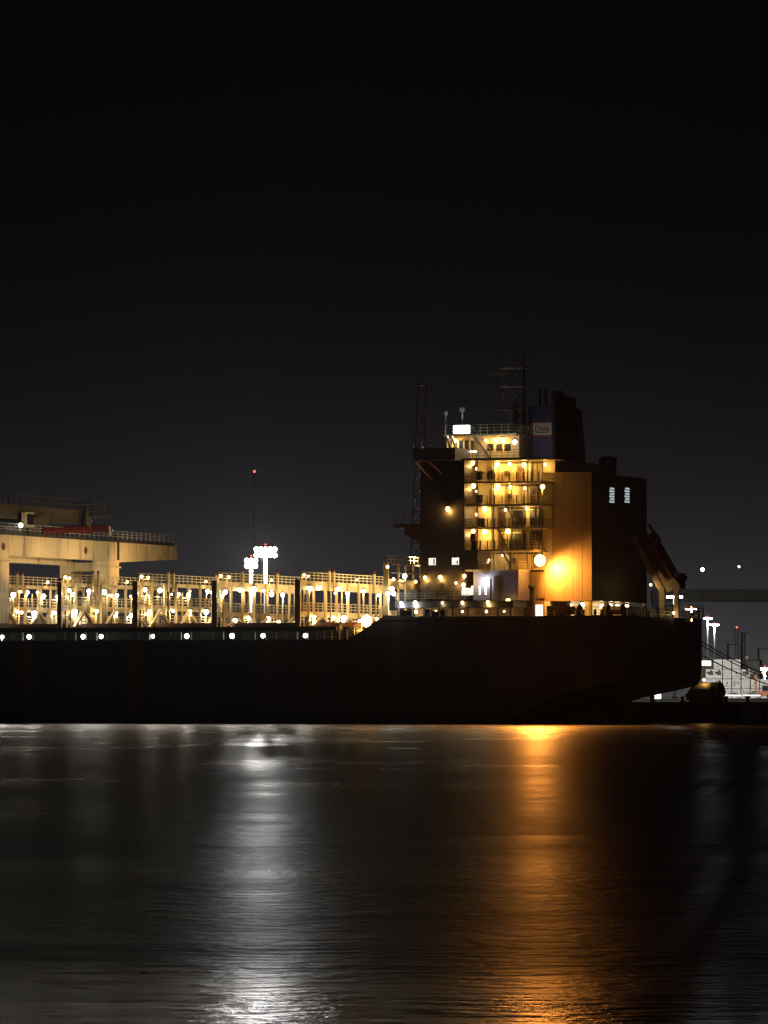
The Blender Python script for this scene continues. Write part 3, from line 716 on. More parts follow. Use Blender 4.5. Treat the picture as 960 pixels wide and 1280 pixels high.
# promenade deck over open side bays
f0, f1 = fa(642, 0.8), fa(494, 0.8); zt, zb = zz(560, 751.5, 0.8), zz(560, 759.5, 0.8)
b = S(); b.box(f0, f1, 0.7, 6.4, zb, zt); prom = b.build('promenade_deck', dark, ship)
for px in (497, 516, 530, 549, 566, 585, 603, 622, 638):
    f = fa(px, 0.95); b = S(); b.box(f - .11, f + .11, .85, 1.07, ZP, zb - .002); b.build('pillar', dark, prom)
b = S(); b.box(f0 + .4, f1 - .4, 5.9, 6.1, ZP + .02, zb - .002); b.build('inner_wall', casing_m, prom)
for px, k in ((520, 'yel'), (545, 'dim'), (578, 'dim'), (608, 'dim'), (630, 'dim')):
    f = fa(px, 4.2); lamp(k, f, 4.2, zb - .45, prom)
for px, k in ((502.5, 'cool'), (520, 'wht'), (554, 'dim'), (579, 'dim'), (611, 'sod')):
    f, z = fz(px, 750, 0.75); lamp(k, f, 0.45, zt - 0.2, prom)
for p0, p1, y0 in ((506, 524, 737), (530, 545, 738), (547, 559, 737), (531, 538, 727), (548, 555, 729)):
    f1_, z1_ = fz(p0, y0, 1.4); f0_ = fa(p1, 1.4); b = S(); b.tube([(f0_, 1.8, zt + .45), (f1_, 1.8, zt + .45)], 0.45, 10) if y0 > 730 else b.box(f0_, f1_, 1.5, 2.4, zt, z1_)
    if y0 > 730: b.box(f0_ + .15, f1_ - .15, 1.4, 2.3, zt + .3, z1_)
    b.build('liferaft_canister' if y0 > 730 else 'deck_locker', dark, prom)
b = S(); b.rail([(f0 + .1, .8, zt), (f1 - .1, .8, zt)], 1.05, 1.3, 3, 0.045); b.build('railing', grey, prom)
# things on the open bays
for px in (505, 512, 534, 545, 553):
    f = fa(px, 2.6); b = S(); b.box(f - .5, f + .5, 2.2, 3.2, ZP, ZP + random.uniform(.7, 1.1)); b.build('deck_locker', dark, prom)

# ---- mooring gear on the poop
wd = S(); wd.tube([(-1.0, 0, .75), (1.0, 0, .75)], .55, 12); wd.tube([(-1.05, 0, .75), (-1.0, 0, .75)], .8, 12); wd.tube([(1.0, 0, .75), (1.05, 0, .75)], .8, 12); wd.box(1.1, 1.7, -.5, .5, 0, 1.3); wd.box(-1.25, -1.08, -.4, .4, 0, .9)
wme = wd.mesh('mooring_winch', dark)
for px, a in ((701, 3.2), (770, 5), (797, 16), (716, 4.2), (832, 24)):
    link('mooring_winch', wme, ship, SL(fa(px, a), a, ZP), rz=random.uniform(-.2, .2))
bd = S(); 
for s_ in (-.45, .45): bd.tube([(s_, 0, 0), (s_, 0, .7), (s_, 0, .78)], [.2, .2, .27], 10)
bd.box(-.75, .75, -.3, .3, 0, .08); bme = bd.mesh('bitts', dark)
for px, a in ((690, 1.2), (725, 1.2), (748, 1.2), (760, 8), (785, 12), (806, 18), (820, 24), (868, 29)):
    link('bitts', bme, ship, SL(fa(px, a), a, ZP))
b = S(); f, z = fz(701, 752, 3); b.box(f - .95, f + .95, 2.6, 3.9, ZP + .6, z - .1); b.box(f - 1.1, f + 1.05, 2.5, 4.0, z - .1, z); b.build('winch_hood', dark, ship)

# ---- free-fall lifeboat davit on the starboard quarter
AB = 22.0
dv = S()
for a in (AB - 1.7, AB + 1.7):
    f0, z0 = fz(806, 690, AB); f1, z1 = fz(833, 739, AB); dv.beam((f0 + 1, a, z0 + 1.9), (f1, a, z1), 0.5, 0.75)
dav = dv.build('lifeboat_davit', yel, ship)
for a in (AB - 1.7, AB + 1.7):
    f0, z0 = fz(806, 655, AB); f1, z1 = fz(851, 733, AB); b = S(); b.beam((f0, a, z0), (f1, a, z1), .28, .34); b.build('guide_rail', orange, dav)
for px, py, a in ((828, 733, AB - 1.7), (827.5, 733, AB + 1.7), (845.5, 729, AB - 1.7), (846, 729, AB + 1.7)):
    f, z = fz(px, py, a if a < AB else AB + 1.7); b = S(); b.box(f - .32, f + .32, a - .22, a + .22, ZP, z); b.build('leg', yel, dav)
f0 = fa(828, AB - 1.7); f1 = fa(845.5, AB - 1.7); zq = zz(838, 757, AB - 1.7)
for p, q_ in (((f0, ZP + .1), (f1, zq)), ((f1, ZP + .1), (f0, zq)), ((f0, zq), (f1, zq))):
    b = S(); b.beam((p[0], AB - 1.75, p[1]), (q_[0], AB - 1.75, q_[1]), .18, .22); b.build('brace', dark, dav)
f2, z2 = fz(834, 728, AB - 1.7); f3, z3 = fz(843, 738, AB - 1.7)
b = S(); b.prism([(f2, z2 + .2), (f2 - .9, z2 + .6), (f1 - .5, z3 + .8), (f1 - .5, z3), (f1 + .3, z3 - .2)], 'y', AB - 1.9, AB - 1.5); b.build('gusset', yel, dav)
f, z = fz(852, 727, AB); b = S(); b.box(f - .2, f + .5, AB - 1, AB + 1, z - .9, z + 1.1); b.tube([(f, AB - 1.2, z + .5), (f, AB + 1.2, z + .5)], .45, 10); b.build('winch', dark, dav)
f, z = fz(814, 731, AB - 2.4); lamp('dim', f, AB - 2.6, z, dav)
f, z = fz(843, 766, AB - 2.6); lamp('dim', f, AB - 2.9, z, dav)

lbr = empty('lifeboat', ship.matrix_world @ Vector((0, 0, 0)) , 0)
lbr.location = (0, 0, 0)
bpy.context.view_layer.update()
# boat axis in ship frame
fU, zU_ = fz(803, 671, AB); fD, zD = fz(846, 735, AB)
pU = sw(fU, AB, zU_ ); pD = sw(fD, AB, zD)
ax = (pD - pU); L = ax.length; ax.normalize()
side = Sv.copy(); upv = ax.cross(side).normalized()
if upv.z < 0: upv = -upv
lbr.matrix_world = Matrix((( ax.x, side.x, upv.x, pU.x), (ax.y, side.y, upv.y, pU.y), (ax.z, side.z, upv.z, pU.z), (0, 0, 0, 1)))
tag(lbr, 'dark orange enclosed free-fall lifeboat tilted nose down on its davit at the stern', 'lifeboat')
b = MB(); n = 14; rings = []
for k in range(11):
    t_ = k / 10; x = -0.2 + t_ * (L * 0.98); w = 1.35 * (1 - abs(2*t_ - .9)**3.2 * .62); h = 1.2 * (1 - abs(2*t_ - .85)**3 * .62)
    rings.append([b.bm.verts.new((x, w*math.cos(2*math.pi*j/n), h*math.sin(2*math.pi*j/n))) for j in range(n)])
for r0, r1 in zip(rings, rings[1:]):
    for j in range(n): b._face([r0[j], r0[(j+1)%n], r1[(j+1)%n], r1[j]])
b._face(rings[0]); b._face(rings[-1]); b.build('hull', orange, lbr, smooth=True)
b = MB(); b.prism([(0.2, .9), (.5, 1.75), (1.7, 1.7), (2.3, 1.05)], 'y', -.6, .6); cn = b.build('conning_tower', orange, lbr)
b = MB(); b.box(.7, 1.5, -.62, -.6, 1.25, 1.6); b.box(.7, 1.5, .6, .62, 1.25, 1.6); b.build('window', glass, cn)
b = MB(); b.box(.3, L*.8, -1.42, -1.3, -.1, .1); b.box(.3, L*.8, 1.3, 1.42, -.1, .1); b.build('fender_strip', rubber, lbr)

# ---- lattice stores rack on the starboard quarter
f0, f1 = fa(876, 29), fa(859, 29); z1 = zz(866, 757.5, 29)
b = S()
for f in (f0, (f0*2+f1)/3, (f0+2*f1)/3, f1):
    for a in (27.6, 30.2): b.beam((f, a, ZP), (f, a, z1), .12)
for k in range(5):
    z = ZP + (z1-ZP)*(k + 1)/5
    for a in (27.6, 30.2): b.beam((f0, a, z), (f1, a, z), .11)
    for f in (f0, f1): b.beam((f, 27.6, z), (f, 30.2, z), .11)
rk = b.build('stores_rack', yel, ship)
f, z = fz(863, 775 - 2, 27); lamp('dim', f, 27.2, z - .2, rk)

# ------------------------------------------------------------------ ship's gantry crane
fc = 87.4
gc = empty('gantry_crane', sw(fc, 16, zc1), R(180) - TH)
tag(gc, 'cream gantry crane with a long girder and red boom straddling the hatches of the ship', 'crane')
def G(): return MB(True)
def GC(f, a, z): return (f - fc, a - 16, z - zc1)
def gbox(b, f0, f1, a0, a1, z0, z1):
    p = GC(f0, a0, z0); q_ = GC(f1, a1, z1); b.box(p[0], q_[0], p[1], q_[1], p[2], q_[2])
# aft girder, aft face at f = fc - 1.2
fg = fc - 1.4
aE, zE1 = az(221.5, 683, fg); _, zE0 = az(221.5, 699.5, fg)
aM, zM0 = az(148, 702, fg)
aW, _ = az(-160, 690, fg)
zG1 = zE1
zG0 = az(60, 697, fg)[1]
b = G(); poly = [GC(0, aW, zG1)[1:], GC(0, aE, zG1)[1:], GC(0, aE, zE0)[1:], GC(0, aM + .3, zM0 - 0.1)[1:], GC(0, aM + .1, zM0)[1:], GC(0, 26, zM0)[1:], GC(0, 22, zG0)[1:], GC(0, aW, zG0)[1:]]
b.prism(poly, 'x', -1.4, 0.0); gd = b.build('girder', cream, gc)
b = G()
for a in [aW + k*3.9 for k in range(40)]:
    if a < aE - 1: p = GC(0, a, 0)[1]; b.box(-1.43, -1.4, p, p + .09, GC(0, 0, max(zG0, zE0) + (.25 if a > aM else 0))[2] + .05, GC(0, 0, zG1)[2] - .05)
tag(b.build('web_stiffener', cream, gd), kind='stuff')
b = G(); p = GC(0, aM - .35, 0)[1]; b.box(-1.5, -1.38, p - .15, p + .5, GC(0,0,zM0)[2] + .2, GC(0,0,zG1)[2] + .02); b.build('hinge_plate', dark, gd)
for px, py in ((4, 683), (107, 688)):
    a, z = az(px, py, fg); q_ = GC(0, a, z); b = G(); b.tube([(-1.46, q_[1], q_[2]), (-1.39, q_[1], q_[2])], .5, 12); b.build('access_hatch', deckm, gd)
b = G(); b.box(-1.62, -1.25, GC(0,aW,0)[1], GC(0,aE - 1.8,0)[1], GC(0,0,zG1)[2] + .002, GC(0,0,zG1)[2] + .4); b.build('walkway', dark, gd)
b = G(); b.rail([(-1.55, GC(0,aW,0)[1], GC(0,0,zG1)[2] + .4), (-1.55, GC(0,aE - 1.9,0)[1], GC(0,0,zG1)[2] + .4)], 1.1, 1.6, 3, .09); b.build('railing', grey, gd)
# forward girder
b = G(); aR = az(86, 700, fc + 5)[0]; b.box(4.6, 6.0, GC(0, aW, 0)[1], GC(0, aR, 0)[1], GC(0,0,az(50, 705, fc+5)[1])[2], GC(0,0,zG1)[2]); b.build('girder', cream, gc)
b = G(); b.box(0.01, 4.59, GC(0, aR - 2, 0)[1], GC(0, aR - .5, 0)[1], GC(0,0,zG0)[2] + .3, GC(0,0,zG1)[2] - .2); b.build('tie_beam', cream, gc)
# legs
aL1, aL0 = az(149, 710, fg)[0], az(133, 710, fg)[0]
for a0, a1 in ((aL0, aL1), (az(-2, 710, fg)[0], az(11.5, 710, fg)[0])):
    zt_ = GC(0,0,zM0 if a0 > 10 else zG0)[2]; y0_, y1_ = GC(0, a0, 0)[1], GC(0, a1, 0)[1]; ib = 31.6 - a1 if a0 > 10 else 0
    lpoly = [(y0_, zt_ - .003), (y0_, zt_ - 2.6), (y0_ + ib, .6), (y1_ + ib, .6), (y1_, zt_ - 2.6), (y1_, zt_ - .003)]
    b = G(); b.prism(lpoly, 'x', -1.38, 0.6)
    b.box(-1.6, .8, GC(0, a0, 0)[1] - .15, GC(0, a1, 0)[1] + .15, GC(0,0,zM0 if a0 > 10 else zG0)[2] - .9, GC(0,0,zM0 if a0 > 10 else zG0)[2] - .7)
    lg = b.build('leg', cream, gc)
    b = G(); b.box(-1.5, .9, y0_ + ib + .1, y1_ + ib - .1, 0.0, 0.598); b.build('bogie', dark, lg)
    b = G(); b.prism([(y, z if z > 1 else 0.0) for y, z in lpoly], 'x', 4.2, 5.6); b.build('leg', cream, gc)
b = G(); b.box(.62, 4.18, GC(0, aL0+.3, 0)[1], GC(0, aL1 - .3, 0)[1], GC(0,0,zM0)[2] - 1.4, GC(0,0,zM0)[2] - .2); b.build('sill_beam', cream, gc)
# trolley with machinery house, cab and red boom on top
zD_ = GC(0,0,zG1)[2] + .42
def ga(px): return GC(0, az(px, 660, fc - .5)[0], 0)[1]
def gz(py, px=60): return GC(0, 0, az(px, py, fc - .5)[1])[2]
b = G(); b.box(-.8, 4.5, ga(-60), ga(56), zD_, gz(662)); b.box(-.3, 4.2, ga(-60), ga(100), gz(652), gz(634)); tr = b.build('trolley_house', mach, gc)
b = G(); b.prism([(ga(30), gz(662)), (ga(32), gz(650)), (ga(45), gz(646)), (ga(56), gz(648)), (ga(52), gz(656)), (ga(58), gz(668)), (ga(50), gz(672)), (ga(28), gz(672))], 'x', -1.3, -.4); b.build('hoist_frame', mach, tr)
b = G(); b.box(-1.5, -.82, ga(24), ga(34), gz(661), gz(643)); cb = b.build('cab', cream, tr)
b = G(); b.box(-1.56, -1.5, ga(25), ga(33.4), gz(659), gz(645)); b.build('window', glass, cb)
b = G(); b.tube([(-1.2, ga(44), gz(665)), (-1.2, ga(118), gz(657)), (-1.2, ga(130), gz(657)), (-1.2, ga(134), gz(658))], [.55, .62, .62, .2], 10); bo = b.build('boom', boom_red, gc)
b = G(); b.beam((-1.9, ga(125), gz(653)), (-1.9, ga(126), gz(665)), .25, .3); b.build('sheave_link', panelw, bo)
b = G(); b.tube([(-1.0, ga(103), gz(660)), (-1.0, ga(103), gz(640)), (-1.0, ga(104), gz(630))], [.9, .45, .3], 10); b.ball((-1.1, ga(104), gz(648)), .6, 10, 6); b.build('post', mach, tr)
b = G(); b.box(-1.6, 1.2, ga(107), ga(132), gz(642), gz(640)); b.box(-1.6, 1.2, ga(106), ga(124), gz(625.5), gz(624))
b.rail([(-1.5, ga(107), gz(640)), (-1.5, ga(132), gz(640))], gz(626) - gz(640), 1.6, 3, .1); b.rail([(1.1, ga(107), gz(640)), (1.1, ga(132), gz(640))], gz(628) - gz(640), 1.9, 2, .08); b.build('service_platform', mach, tr)
b = G(); b.rail([(-.4, ga(-50), gz(634)), (-.4, ga(100), gz(634))], 1.3, 1.9, 2, .1); b.build('railing', mach, tr)
link('lamp', LM['wht'], tr, (-1.7, -ga(15.5), gz(660))); point('lamp_light', (-2.2, -ga(15.5), gz(660)), 2.5, (1, .95, .8), tr)
# unseen spots added on the lashing bridge to brighten the girder from below
lb1 = [o for o in ship.children if o.name.startswith('lashing_bridge')][2]
for a in (1.5, 11.0, 21.0, 30.5):
    ff = fa(LBX[2], 0.4)
    b = S(); b.box(ff - .2, ff + .3, a - .3, a + .3, Z_g1 + .2, Z_g1 + .6); b.build('added_uplight', dark, lb1)
    spot(lb1, SL(ff + .5, a, Z_g1 + .75), SL(fg, a + (15 if a > 30 else 2), zG0 + .2), 9000 if a > 30 else 2000, 80, (1.0, 0.60, 0.24))
bpy.context.view_layer.update()

# ------------------------------------------------------------------ high mast lights along the terminal
def high_mast(px, py, Y, nl, label, wide, em, aim=None, aim_power=0):
    top = at(px, py, Y); base = Vector((top.x, top.y, QZ))
    r = empty('high_mast_light', base); tag(r, label, 'light mast', 'high mast floodlights along the quay')
    H = top.z - QZ
    b = MB(); b.tube([(0,0,0), (0,0,H)], [.42, .24], 10); b.build('pole', galv, r)
    b = MB(); b.tube([(0,0,0), (0,0,.5)], .7, 10); b.build('footing', conc, r)
    b = MB(); b.beam((-wide, 0, H), (wide, 0, H), .2, .25); b.beam((0, -.8, H), (0, .8, H), .2, .25); b.build('head_frame', galv, r)
    for row in range(2 if em is L_mast else 1):
        for k in range(nl):
            x = -wide + 2*wide*k/(nl-1); w = min(.42, wide/(nl-1)*.85) * (1 if em is L_mast else .8); h = .25 - row*1.0
            b = MB(); b.prism([(-.42, h - .02), (.02, h - .42), (.3, h + .1), (-.1, h + .42)], 'x', x - w, x + w)
            f = b.build('floodlight', dark, r)
            b = MB(); b.ball((x, -.25, h - .3), w * 1.25, 10, 6) if em is L_mast else b.prism([(-.46, h - .0), (-.03, h - .46), (-.09, h - .52), (-.52, h - .06)], 'x', x - w*.95, x + w*.95); b.build('lens', em, f)
    for ch in r.children:
        if ch.name.startswith('floodlight'): ch.location = (0, -.2, H)
    b = MB(); b.ball((0, 0, H + .6), .22, 8, 5); b.build('beacon', L_red, r)
    if em is L_mast: point('mast_light', (0, -1.1, H - 1.3), 7000.0 if wide > 1 else 4500.0, (1.0, .98, .92), r, 0.4)
    else: point('mast_light', (0, -1.1, H - .9), 900.0, (1.0, .98, .95), r, 0.3)
    if aim: spot(r, (0, 0, H - 1.0), Vector(aim) - base, aim_power, 70, (1.0, .97, .88), 1.0, 0.8)
high_mast(332, 686, 835, 5, 'tallest bright floodlight mast behind the lashing bridges, wide head', 1.5, L_mast)
high_mast(314, 700, 870, 3, 'shorter bright floodlight mast beside the widest one behind the lashing bridges', 0.75, L_mast)
high_mast(843, 746, 1230, 4, 'floodlight mast seen between the legs of the lifeboat davit', 1.6, L_far, (98, 1365, 8), 850000)
high_mast(864, 761, 1560, 4, 'floodlight mast behind the stores rack at the stern', 1.5, L_far)
high_mast(884.5, 773, 1715, 4, 'slim floodlight mast just clear of the stern', 1.2, L_far)
high_mast(893, 781, 1900, 4, 'floodlight mast with red beacon standing over the white container stack', 1.4, L_far, (160, 2300, 12), 1000000)
high_mast(956, 836, 1420, 3, 'low floodlight mast by the orange machine at the end of the containers', 0.9, L_far)

# ------------------------------------------------------------------ stacked reefer containers on the terminal
YC = 1365.0
cw, ch_, cl = 2.18, 2.44, 12.2
def reefer(style):
    r = empty('reefer_container', (0, 0, 0))
    b = MB(); b.box(-cw/2 + .03, cw/2 - .03, .05, cl, .06, ch_ - .06); b.build('body', contw, r)
    b = MB()
    for x in (-cw/2, cw/2 - .14): b.box(x, x + .14, -.02, .1, 0, ch_)
    for z in (0, ch_ - .14): b.box(-cw/2 + .14, cw/2 - .14, -.02, .1, z, z + .14)
    b.build('corner_frame', contw, r)
    if style == 'unit':
        b = MB(); b.box(-.85, .85, -.05, .05, 1.2, 1.85); b.box(-.3, .95, -.055, -.05, .9, 1.2); b.build('cooling_grille', dark, r)
        b = MB(); b.tube([(.35, -.1, 1.85), (.35, .04, 1.85)], .4, 12); b.build('fan', dark, r)
    elif style == 'dot':
        b = MB(); b.tube([(0, -.04, 1.35), (0, .05, 1.35)], .27, 12); b.build('emblem', dark, r)
        b = MB(); b.box(-.8, .8, -.02, .05, .55, .72); b.build('lettering_band', dark, r)
    elif style == 'door':
        for x in (-.75, -.35, .35, .75):
            b = MB(); b.tube([(x, -.04, .2), (x, -.04, ch_ - .2)], .045, 6); b.build('lock_rod', galv, r)
        b = MB(); b.box(-.02, .02, -.01, .05, .16, ch_ - .16); b.build('door_gap', dark, r)
    else:
        b = MB(); b.box(-.8, -.2, .0, .05, .5, 2.0); b.box(.1, .75, .0, .05, .9, 1.9); b.build('control_panel', grey, r)
    return r
protos = {k: reefer(k) for k in ('unit', 'dot', 'door', 'plain')}
used = set()
P0 = at(897.5, 872.5, YC)
sty = [['plain', 'door', 'unit'], ['dot', 'unit', 'unit'], ['door', 'dot', 'door'], ['door', 'plain', 'dot'], ['plain', 'door', 'unit'], ['unit', 'dot', 'plain'], ['plain', 'dot']]
desc = {'unit': 'with a dark cooling unit', 'dot': 'with a round dark emblem', 'door': 'with door lock rods', 'plain': 'with a plain grey panel'}
levw = ['at the bottom', 'in the second tier', 'in the third tier', 'on top']
colw = ['first', 'second', 'third', 'fourth', 'fifth', 'sixth', 'seventh']
tiers = [3, 4, 4, 4, 3, 2, 2]
xs = [887.5, 897.5, 909.0, 920.6, 932.2, 943.8, 955.6]
for c in range(7):
    for l in range(tiers[c]):
        s = sty[c][l % len(sty[c])]
        if s not in used: used.add(s); o = protos[s]
        else: o = copy_tree(protos[s])
        X = at(xs[c], 870, YC).x
        o.location = (X, YC + (0.25 if (c + l) % 2 else 0) + (1.2 if c == 6 else 0), QZ + l * 2.62)
        top = 'topmost' if l == tiers[c]-1 else ('bottom' if l == 0 else ('second up' if l == 1 else 'third up'))
        tag(o, f'white container {desc[s]}, {top} in the {colw[c]} stack from the stern', 'container', 'white reefer containers stacked on the terminal')
for s, o in protos.items():
    if s not in used:
        for ch in list(o.children): bpy.data.objects.remove(ch)
        bpy.data.objects.remove(o)

# terminal building with a lit window, left of the stacks
P = at(886, 833, 1500); r = empty('terminal_building', (P.x, 1500, QZ)); tag(r, 'tan terminal building with a bright white window showing past the stern', 'building')
b = MB(); b.box(-3.4, 1.5, 0, 12, 0, at(886, 824, 1500).z - QZ); b.build('wall', brick_m, r)
b = MB(); b.box(-3.6, 1.7, -.2, 12.2, at(886, 824, 1500).z - QZ + .003, at(886, 823, 1500).z - QZ); b.build('roof', grey, r)
for x0, x1 in ((-2.0, -.35), (-.15, 1.2)):
    b = MB(); b.box(x0, x1, -.06, 0, at(886, 832, 1500).z - QZ, at(886, 826, 1500).z - QZ); b.build('window', glowm('office_window', (.9, 1, .98), 2.2), r)

# cars with glowing red strips imitating a moving tail-light trail, in front of the stacks
def car(px, lab, Y=1290):
    P = at(px, 872, Y); r = empty('trail_car', (P.x, Y, QZ)); tag(r, lab, 'car', 'cars on the quay imitating a red tail-light trail')
    b = MB(); b.prism([(-2.2, .35), (-2.2, .95), (-1.3, 1.02), (-.7, 1.5), (.9, 1.5), (1.7, 1.0), (2.2, .9), (2.2, .35)], 'y', -.9, .9); b.build('body', carp, r, bevel=.05)
    b = MB(); b.prism([(-1.2, 1.04), (-.7, 1.45), (.85, 1.45), (1.5, 1.04)], 'y', -.92, .92); b.build('side_window', glass, r)
    for x in (-1.4, 1.4):
        for y in (-.85, .7): b = MB(); b.tube([(x, y, .33), (x, y + .2, .33)], .33, 12); b.build('wheel', rubber, r)
    b = MB(); b.box(-2.25, -2.0, -.93, .93, .78, .92); b.box(-2.2, 2.1, -.935, -.9, .68, .8); b.build('tail_trail_strip', L_tail, r)
car(916, 'grey car with red strips standing in for a light trail, nearest the fender')
car(940, 'grey car with red strips standing in for a light trail, nearest the orange machine')

# orange straddle machine by the low mast
P = at(954, 868, 1340); r = empty('yard_forklift', (P.x, 1340, QZ)); tag(r, 'orange yard forklift with raised mast beside the last white containers', 'forklift')
b = MB(); b.box(-1.6, 2.2, -1.2, 1.2, .6, 1.9); b.build('chassis', orange, r)
b = MB(); b.box(-.3, 1.2, -1, 1, 1.9, 3.3); b.build('cab', glass, r)
for y in (-.8, .8): b = MB(); b.beam((-1.8, y, .3), (-1.8, y, 6.5), .3, .35); b.build('mast_rail', orange, r)
b = MB(); b.box(-2.3, -1.95, -1.2, 1.2, 4.6, 6.0); b.build('fork_carriage', orange, r)
for x in (-1, 1.5): 
    for y in (-1.25, 1.0): b = MB(); b.tube([(x, y, .6), (x, y + .3, .6)], .6, 12); b.build('wheel', rubber, r)
b = MB(); b.ball((-.2, -1.3, 6.6), .3, 8, 5); b.build('work_lamp', L_sod, r)

# ------------------------------------------------------------------ fender and mooring ropes at the stern
P0 = Vector(sw(fa(850, 35.5), 35.5, 0)); 
fd0, fd1 = fa(858, 36.2), fa(902, 36.2); zf = zz(885, 865, 36.2)
rubber_f = paint('fender_rubber', (0.07, 0.045, 0.032), 0.7, var=0.4, scale=1.2, bump=0.4)
r = empty('quay_fender', sw((fd0 + fd1)/2, 36.2, QZ), R(180) - TH); tag(r, 'huge black rubber roll fender lying on the quay edge under the stern', 'fender')
rad = 1.28
b = S(); h2 = (fd0 - fd1)/2
b.tube([(-h2 - .25, 0, rad), (-h2, 0, rad), (h2 - 2.2, 0, rad), (h2 - 1, 0, rad - .2), (h2, 0, rad - .6)], [.8, rad, rad, 1.0, .5], 28); b.build('body', rubber_f, r, smooth=True)
for x in (-h2 + .4, -h2 + 1.3, -h2 + 2.2):
    b = S(); b.tube([(x - .1, 0, rad), (x + .1, 0, rad)], rad + .06, 20); b.build('chain_band', dark, r)
b = S(); b.tube([(-h2 - .45, 0, rad), (-h2 - .2, 0, rad)], .35, 12); b.build('end_flange', galv, r)
b = S(); b.box(h2 - 2.2, h2 - .6, -.8, .8, 0, 1.1); b.build('cradle', deckm, r)
# small lit hut lamp and bollards on the quay edge
for k, px in enumerate((815, 853, 907, 934)):
    f = fa(px, 34.8); r = empty('bollard', sw(f, 34.8, QZ)); 
    tag(r, ['dark mooring bollard on the quay under the ship counter', 'dark mooring bollard beside the big fender', 'dark mooring bollard just past the big fender', 'dark mooring bollard at the frame edge of the quay'][k], 'bollard', 'mooring bollards on the quay edge')
    b = MB(); b.tube([(0,0,0), (0,0,.5), (0,0,.62), (0,0,.8)], [.3, .25, .42, .3], 12); b.build('post', dark, r)
    b = MB(); b.box(-.45, .45, -.45, .45, 0.002, .08); b.build('base_plate', dark, r)
P = sw(fa(822, 36), 36, QZ); r = empty('work_light', P); tag(r, 'small white work light box standing on the quay below the stern', 'work light')
b = MB(); b.box(-.5, .5, -.3, .3, .35, 1.15); b.build('housing', galv, r)
b = MB(); b.box(-.42, .42, -.34, -.3, .42, 1.08); b.build('lens', glowm('work_light_lens', (1, .92, .8), 2.0), r)
for x in (-.4, .4): b = MB(); b.beam((x, 0, 0), (x, 0, .35), .1); b.build('leg', dark, r)
P = at(880, 850, 673.6); r = empty('quay_lamp', (P.x, 673.6, QZ)); tag(r, 'small orange lamp on a short post behind the big fender', 'lamp post')
b = MB(); b.tube([(0,0,0), (0,0,P.z - QZ - .2)], .06, 8); b.build('post', dark, r)
b = MB(); b.ball((0, 0, P.z - QZ), .2, 8, 5); b.build('bulb', L_sod, r); point('lamp_light', (0, -.35, P.z - QZ), 16.0, (1, .56, .14), r)
def rope(p, q_, sag, label):
    b = MB(); pts = []
    for k in range(25):
        t_ = k/24; v = p.lerp(q_, t_); v.z -= sag*4*t_*(1-t_); pts.append(v)
    b.tube(pts, .075, 6)
    tag(b.build('mooring_rope', rope_m), label, 'rope', 'mooring ropes from the stern to the quay')
rope(sw(.2, 31.6, zz(878, 801, 32)), at(1040, 869, 690), .9, 'uppermost mooring rope running from the stern to the quay')
rope(sw(.2, 31.2, zz(878, 804.5, 32)), at(1040, 874, 688), .9, 'middle mooring rope running from the stern, close below the uppermost')
rope(sw(.2, 30.8, zz(878, 817, 32)), at(1035, 873, 686), .9, 'lowest mooring rope hanging from the stern under the other two')

# ------------------------------------------------------------------ far things
# road bridge across the bay
YB = 2500; zb0, zb1 = at(900, 752, YB).z, at(900, 736, YB).z
r = empty('road_bridge', (at(900, 800, YB).x, YB, 0)); tag(r, 'long dark road bridge crossing the bay far behind the stern', 'bridge')
x0 = at(815, 800, YB).x - r.location.x; x1 = at(1160, 800, YB).x - r.location.x
b = MB(); b.box(x0, x1, 0, 14, zb0, zb1 - 1.6); b.build('girder', conc, r)
b = MB(); b.box(x0, x1, -1.5, 15.5, zb1 - 1.596, zb1 - 1.0); b.build('deck', conc, r)
b = MB(); b.box(x0, x1, -1.5, -1.1, zb1 - .996, zb1); b.build('parapet', conc, r)
for px in (822, 1005, 1110):
    x = at(px, 800, YB).x - r.location.x; b = MB(); b.box(x - 2.2, x + 2.2, 2, 12, 0, zb0 - .003); b.build('pier', conc, r)
for px, py, k, lab in ((878, 712, .85, 'brighter warm street lamp standing on the far road bridge'), (923.5, 708.5, .42, 'fainter street lamp standing on the far road bridge')):
    P = at(px, py, YB); r = empty('street_lamp', (P.x, YB - 1, zb1 - 1.0)); tag(r, lab, 'street lamp', 'street lamps on the far bridge')
    H = P.z - zb1 + 1.0; b = MB(); b.tube([(0,0,0), (0,0,H)], [.07, .05], 8); b.build('pole', grey, r)
    b = MB(); b.ball((0, -.4, H), k, 10, 6); b.build('lamp_head', glowm('street_lamp_glow', (1, .9, .74), 22), r)
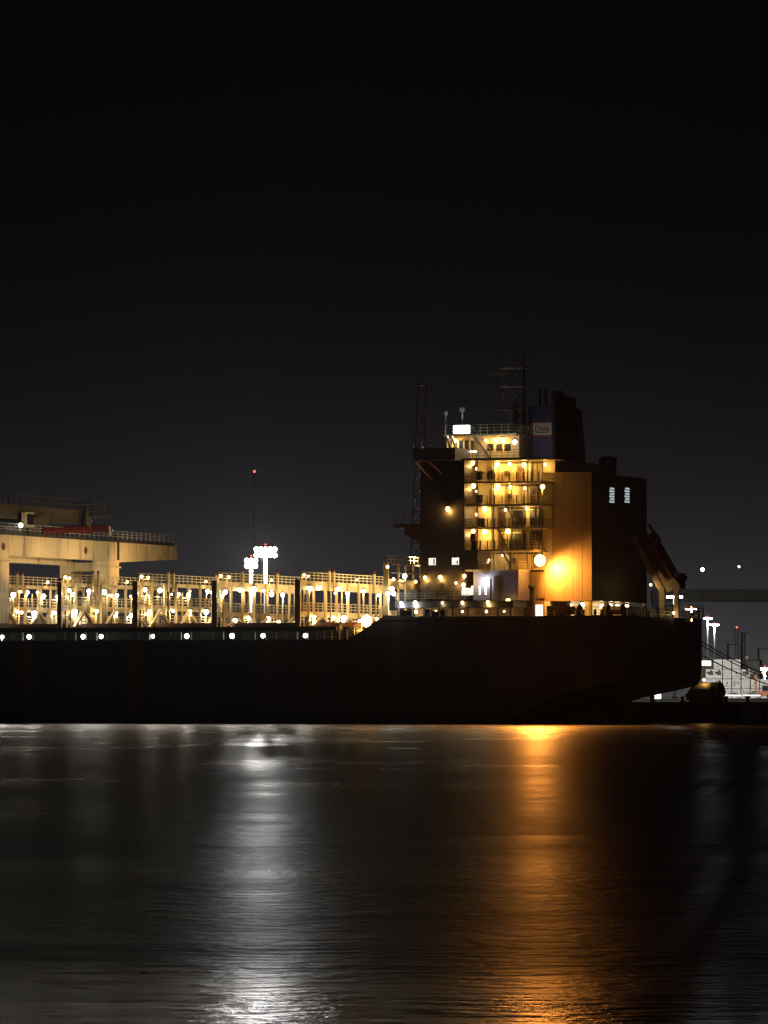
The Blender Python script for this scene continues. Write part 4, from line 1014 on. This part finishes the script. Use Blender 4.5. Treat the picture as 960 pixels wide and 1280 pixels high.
# lattice tower with red beacon
def lattice(name, px, pt, pb, Y, w, label, cat, beacon, m=grey, lean=0):
    T = at(px, pt, Y); r = empty(name, (T.x - lean, Y, QZ)); tag(r, label, cat); H = T.z - QZ
    for sx in (-1, 1):
        for sy in (-1, 1):
            b = MB(); b.beam((sx*w, sy*w, 0), (sx*w*.55 + lean, sy*w*.55, H), w*.22); b.build('corner_leg', m, r)
    b = MB(); n = max(6, int(H / (w*2.2)))
    for k in range(n):
        t0, t1 = k/n, (k+1)/n; w0 = w*(1 - .45*t0); w1 = w*(1 - .45*t1)
        for sy in (-1, 1):
            b.beam((-w0 + lean*t0, sy*w0, H*t0), (w1 + lean*t1, sy*w1, H*t1), w*.12); b.beam((w0 + lean*t0, sy*w0, H*t0), (-w1 + lean*t1, sy*w1, H*t1), w*.12)
            b.beam((-w0 + lean*t0, sy*w0, H*t0), (w0 + lean*t0, sy*w0, H*t0), w*.12)
    tag(b.build('lattice_bracing', m, r), kind='stuff')
    b = MB(); b.box(lean - w*.7, lean + w*.7, -w*.7, w*.7, H, H + w*.25); b.build('top_platform', m, r)
    if beacon: b = MB(); b.ball((lean, 0, H + w*.25 + beacon), beacon, 8, 5); b.build('beacon', L_red, r)
    return r
lattice('radio_tower', 318, 591, 868, 1900, .45, 'distant dark radio tower with a single red beacon above the lashing bridges', 'tower', .42, dark)
lattice('radio_tower', 921, 786, 868, 2200, 1.2, 'far thin mast with a faint red beacon over the white containers', 'tower', .36, dark)
lattice('shore_crane', 527.5, 482, 868, 720, 1.0, 'tall dark lattice crane tower rising behind the bridge wing', 'crane', 0, dark, 1.5)
# city blocks beyond the containers
rng = random.Random(11)
for px, pt, w, lab in ((918, 806, 5, 'pale far tower block with lit floors behind the container stacks'), (932, 792, 2.6, 'narrow dark far tower over the containers'), (944, 826, 6, 'low far block with a few lit windows'), (955, 812, 4, 'far dark tower block at the edge of the view')):
    T = at(px, pt, 2300); r = empty('tower_block', (T.x, 2300, QZ)); tag(r, lab, 'building', 'far city blocks'); H = T.z - QZ
    b = MB(); b.box(-w/2*1.0, w/2, 0, 12, 0, H); b.build('wall', MATS.get('tower_pale') or paint('tower_pale', (.4, .39, .38), .8), r)
    b = MB(); b.box(-w/2 - .2, w/2 + .2, -.2, 12.2, H + .003, H + .5); b.build('roof', dark, r)
    n = int(H / 3.4)
    for k in range(2, n):
        if rng.random() < (.75 if px == 918 else .3):
            x0 = rng.uniform(-w/2 + .3, 0); b = MB(); b.box(x0, min(w/2 - .3, x0 + rng.uniform(.8, 3.5)), -.08, 0, k*3.4, k*3.4 + 1.2); b.build('window', MATS.get('far_window') or glowm('far_window', (1, .9, .75), .12), r)

# ------------------------------------------------------------------ night haze
b = MB(); b.box(-520, 700, -20, 2900, -2.6, 82)
hm = bpy.data.materials.new('haze'); hm.use_nodes = True; t = hm.node_tree; t.nodes.clear()
pv = t.nodes.new('ShaderNodeVolumePrincipled'); pv.inputs['Density'].default_value = 0.000005
pv.inputs['Color'].default_value = (.92, .94, 1, 1); pv.inputs['Anisotropy'].default_value = 0.9
mo = t.nodes.new('ShaderNodeOutputMaterial'); t.links.new(pv.outputs[0], mo.inputs['Volume'])
tag(b.build('haze', hm), kind='stuff')
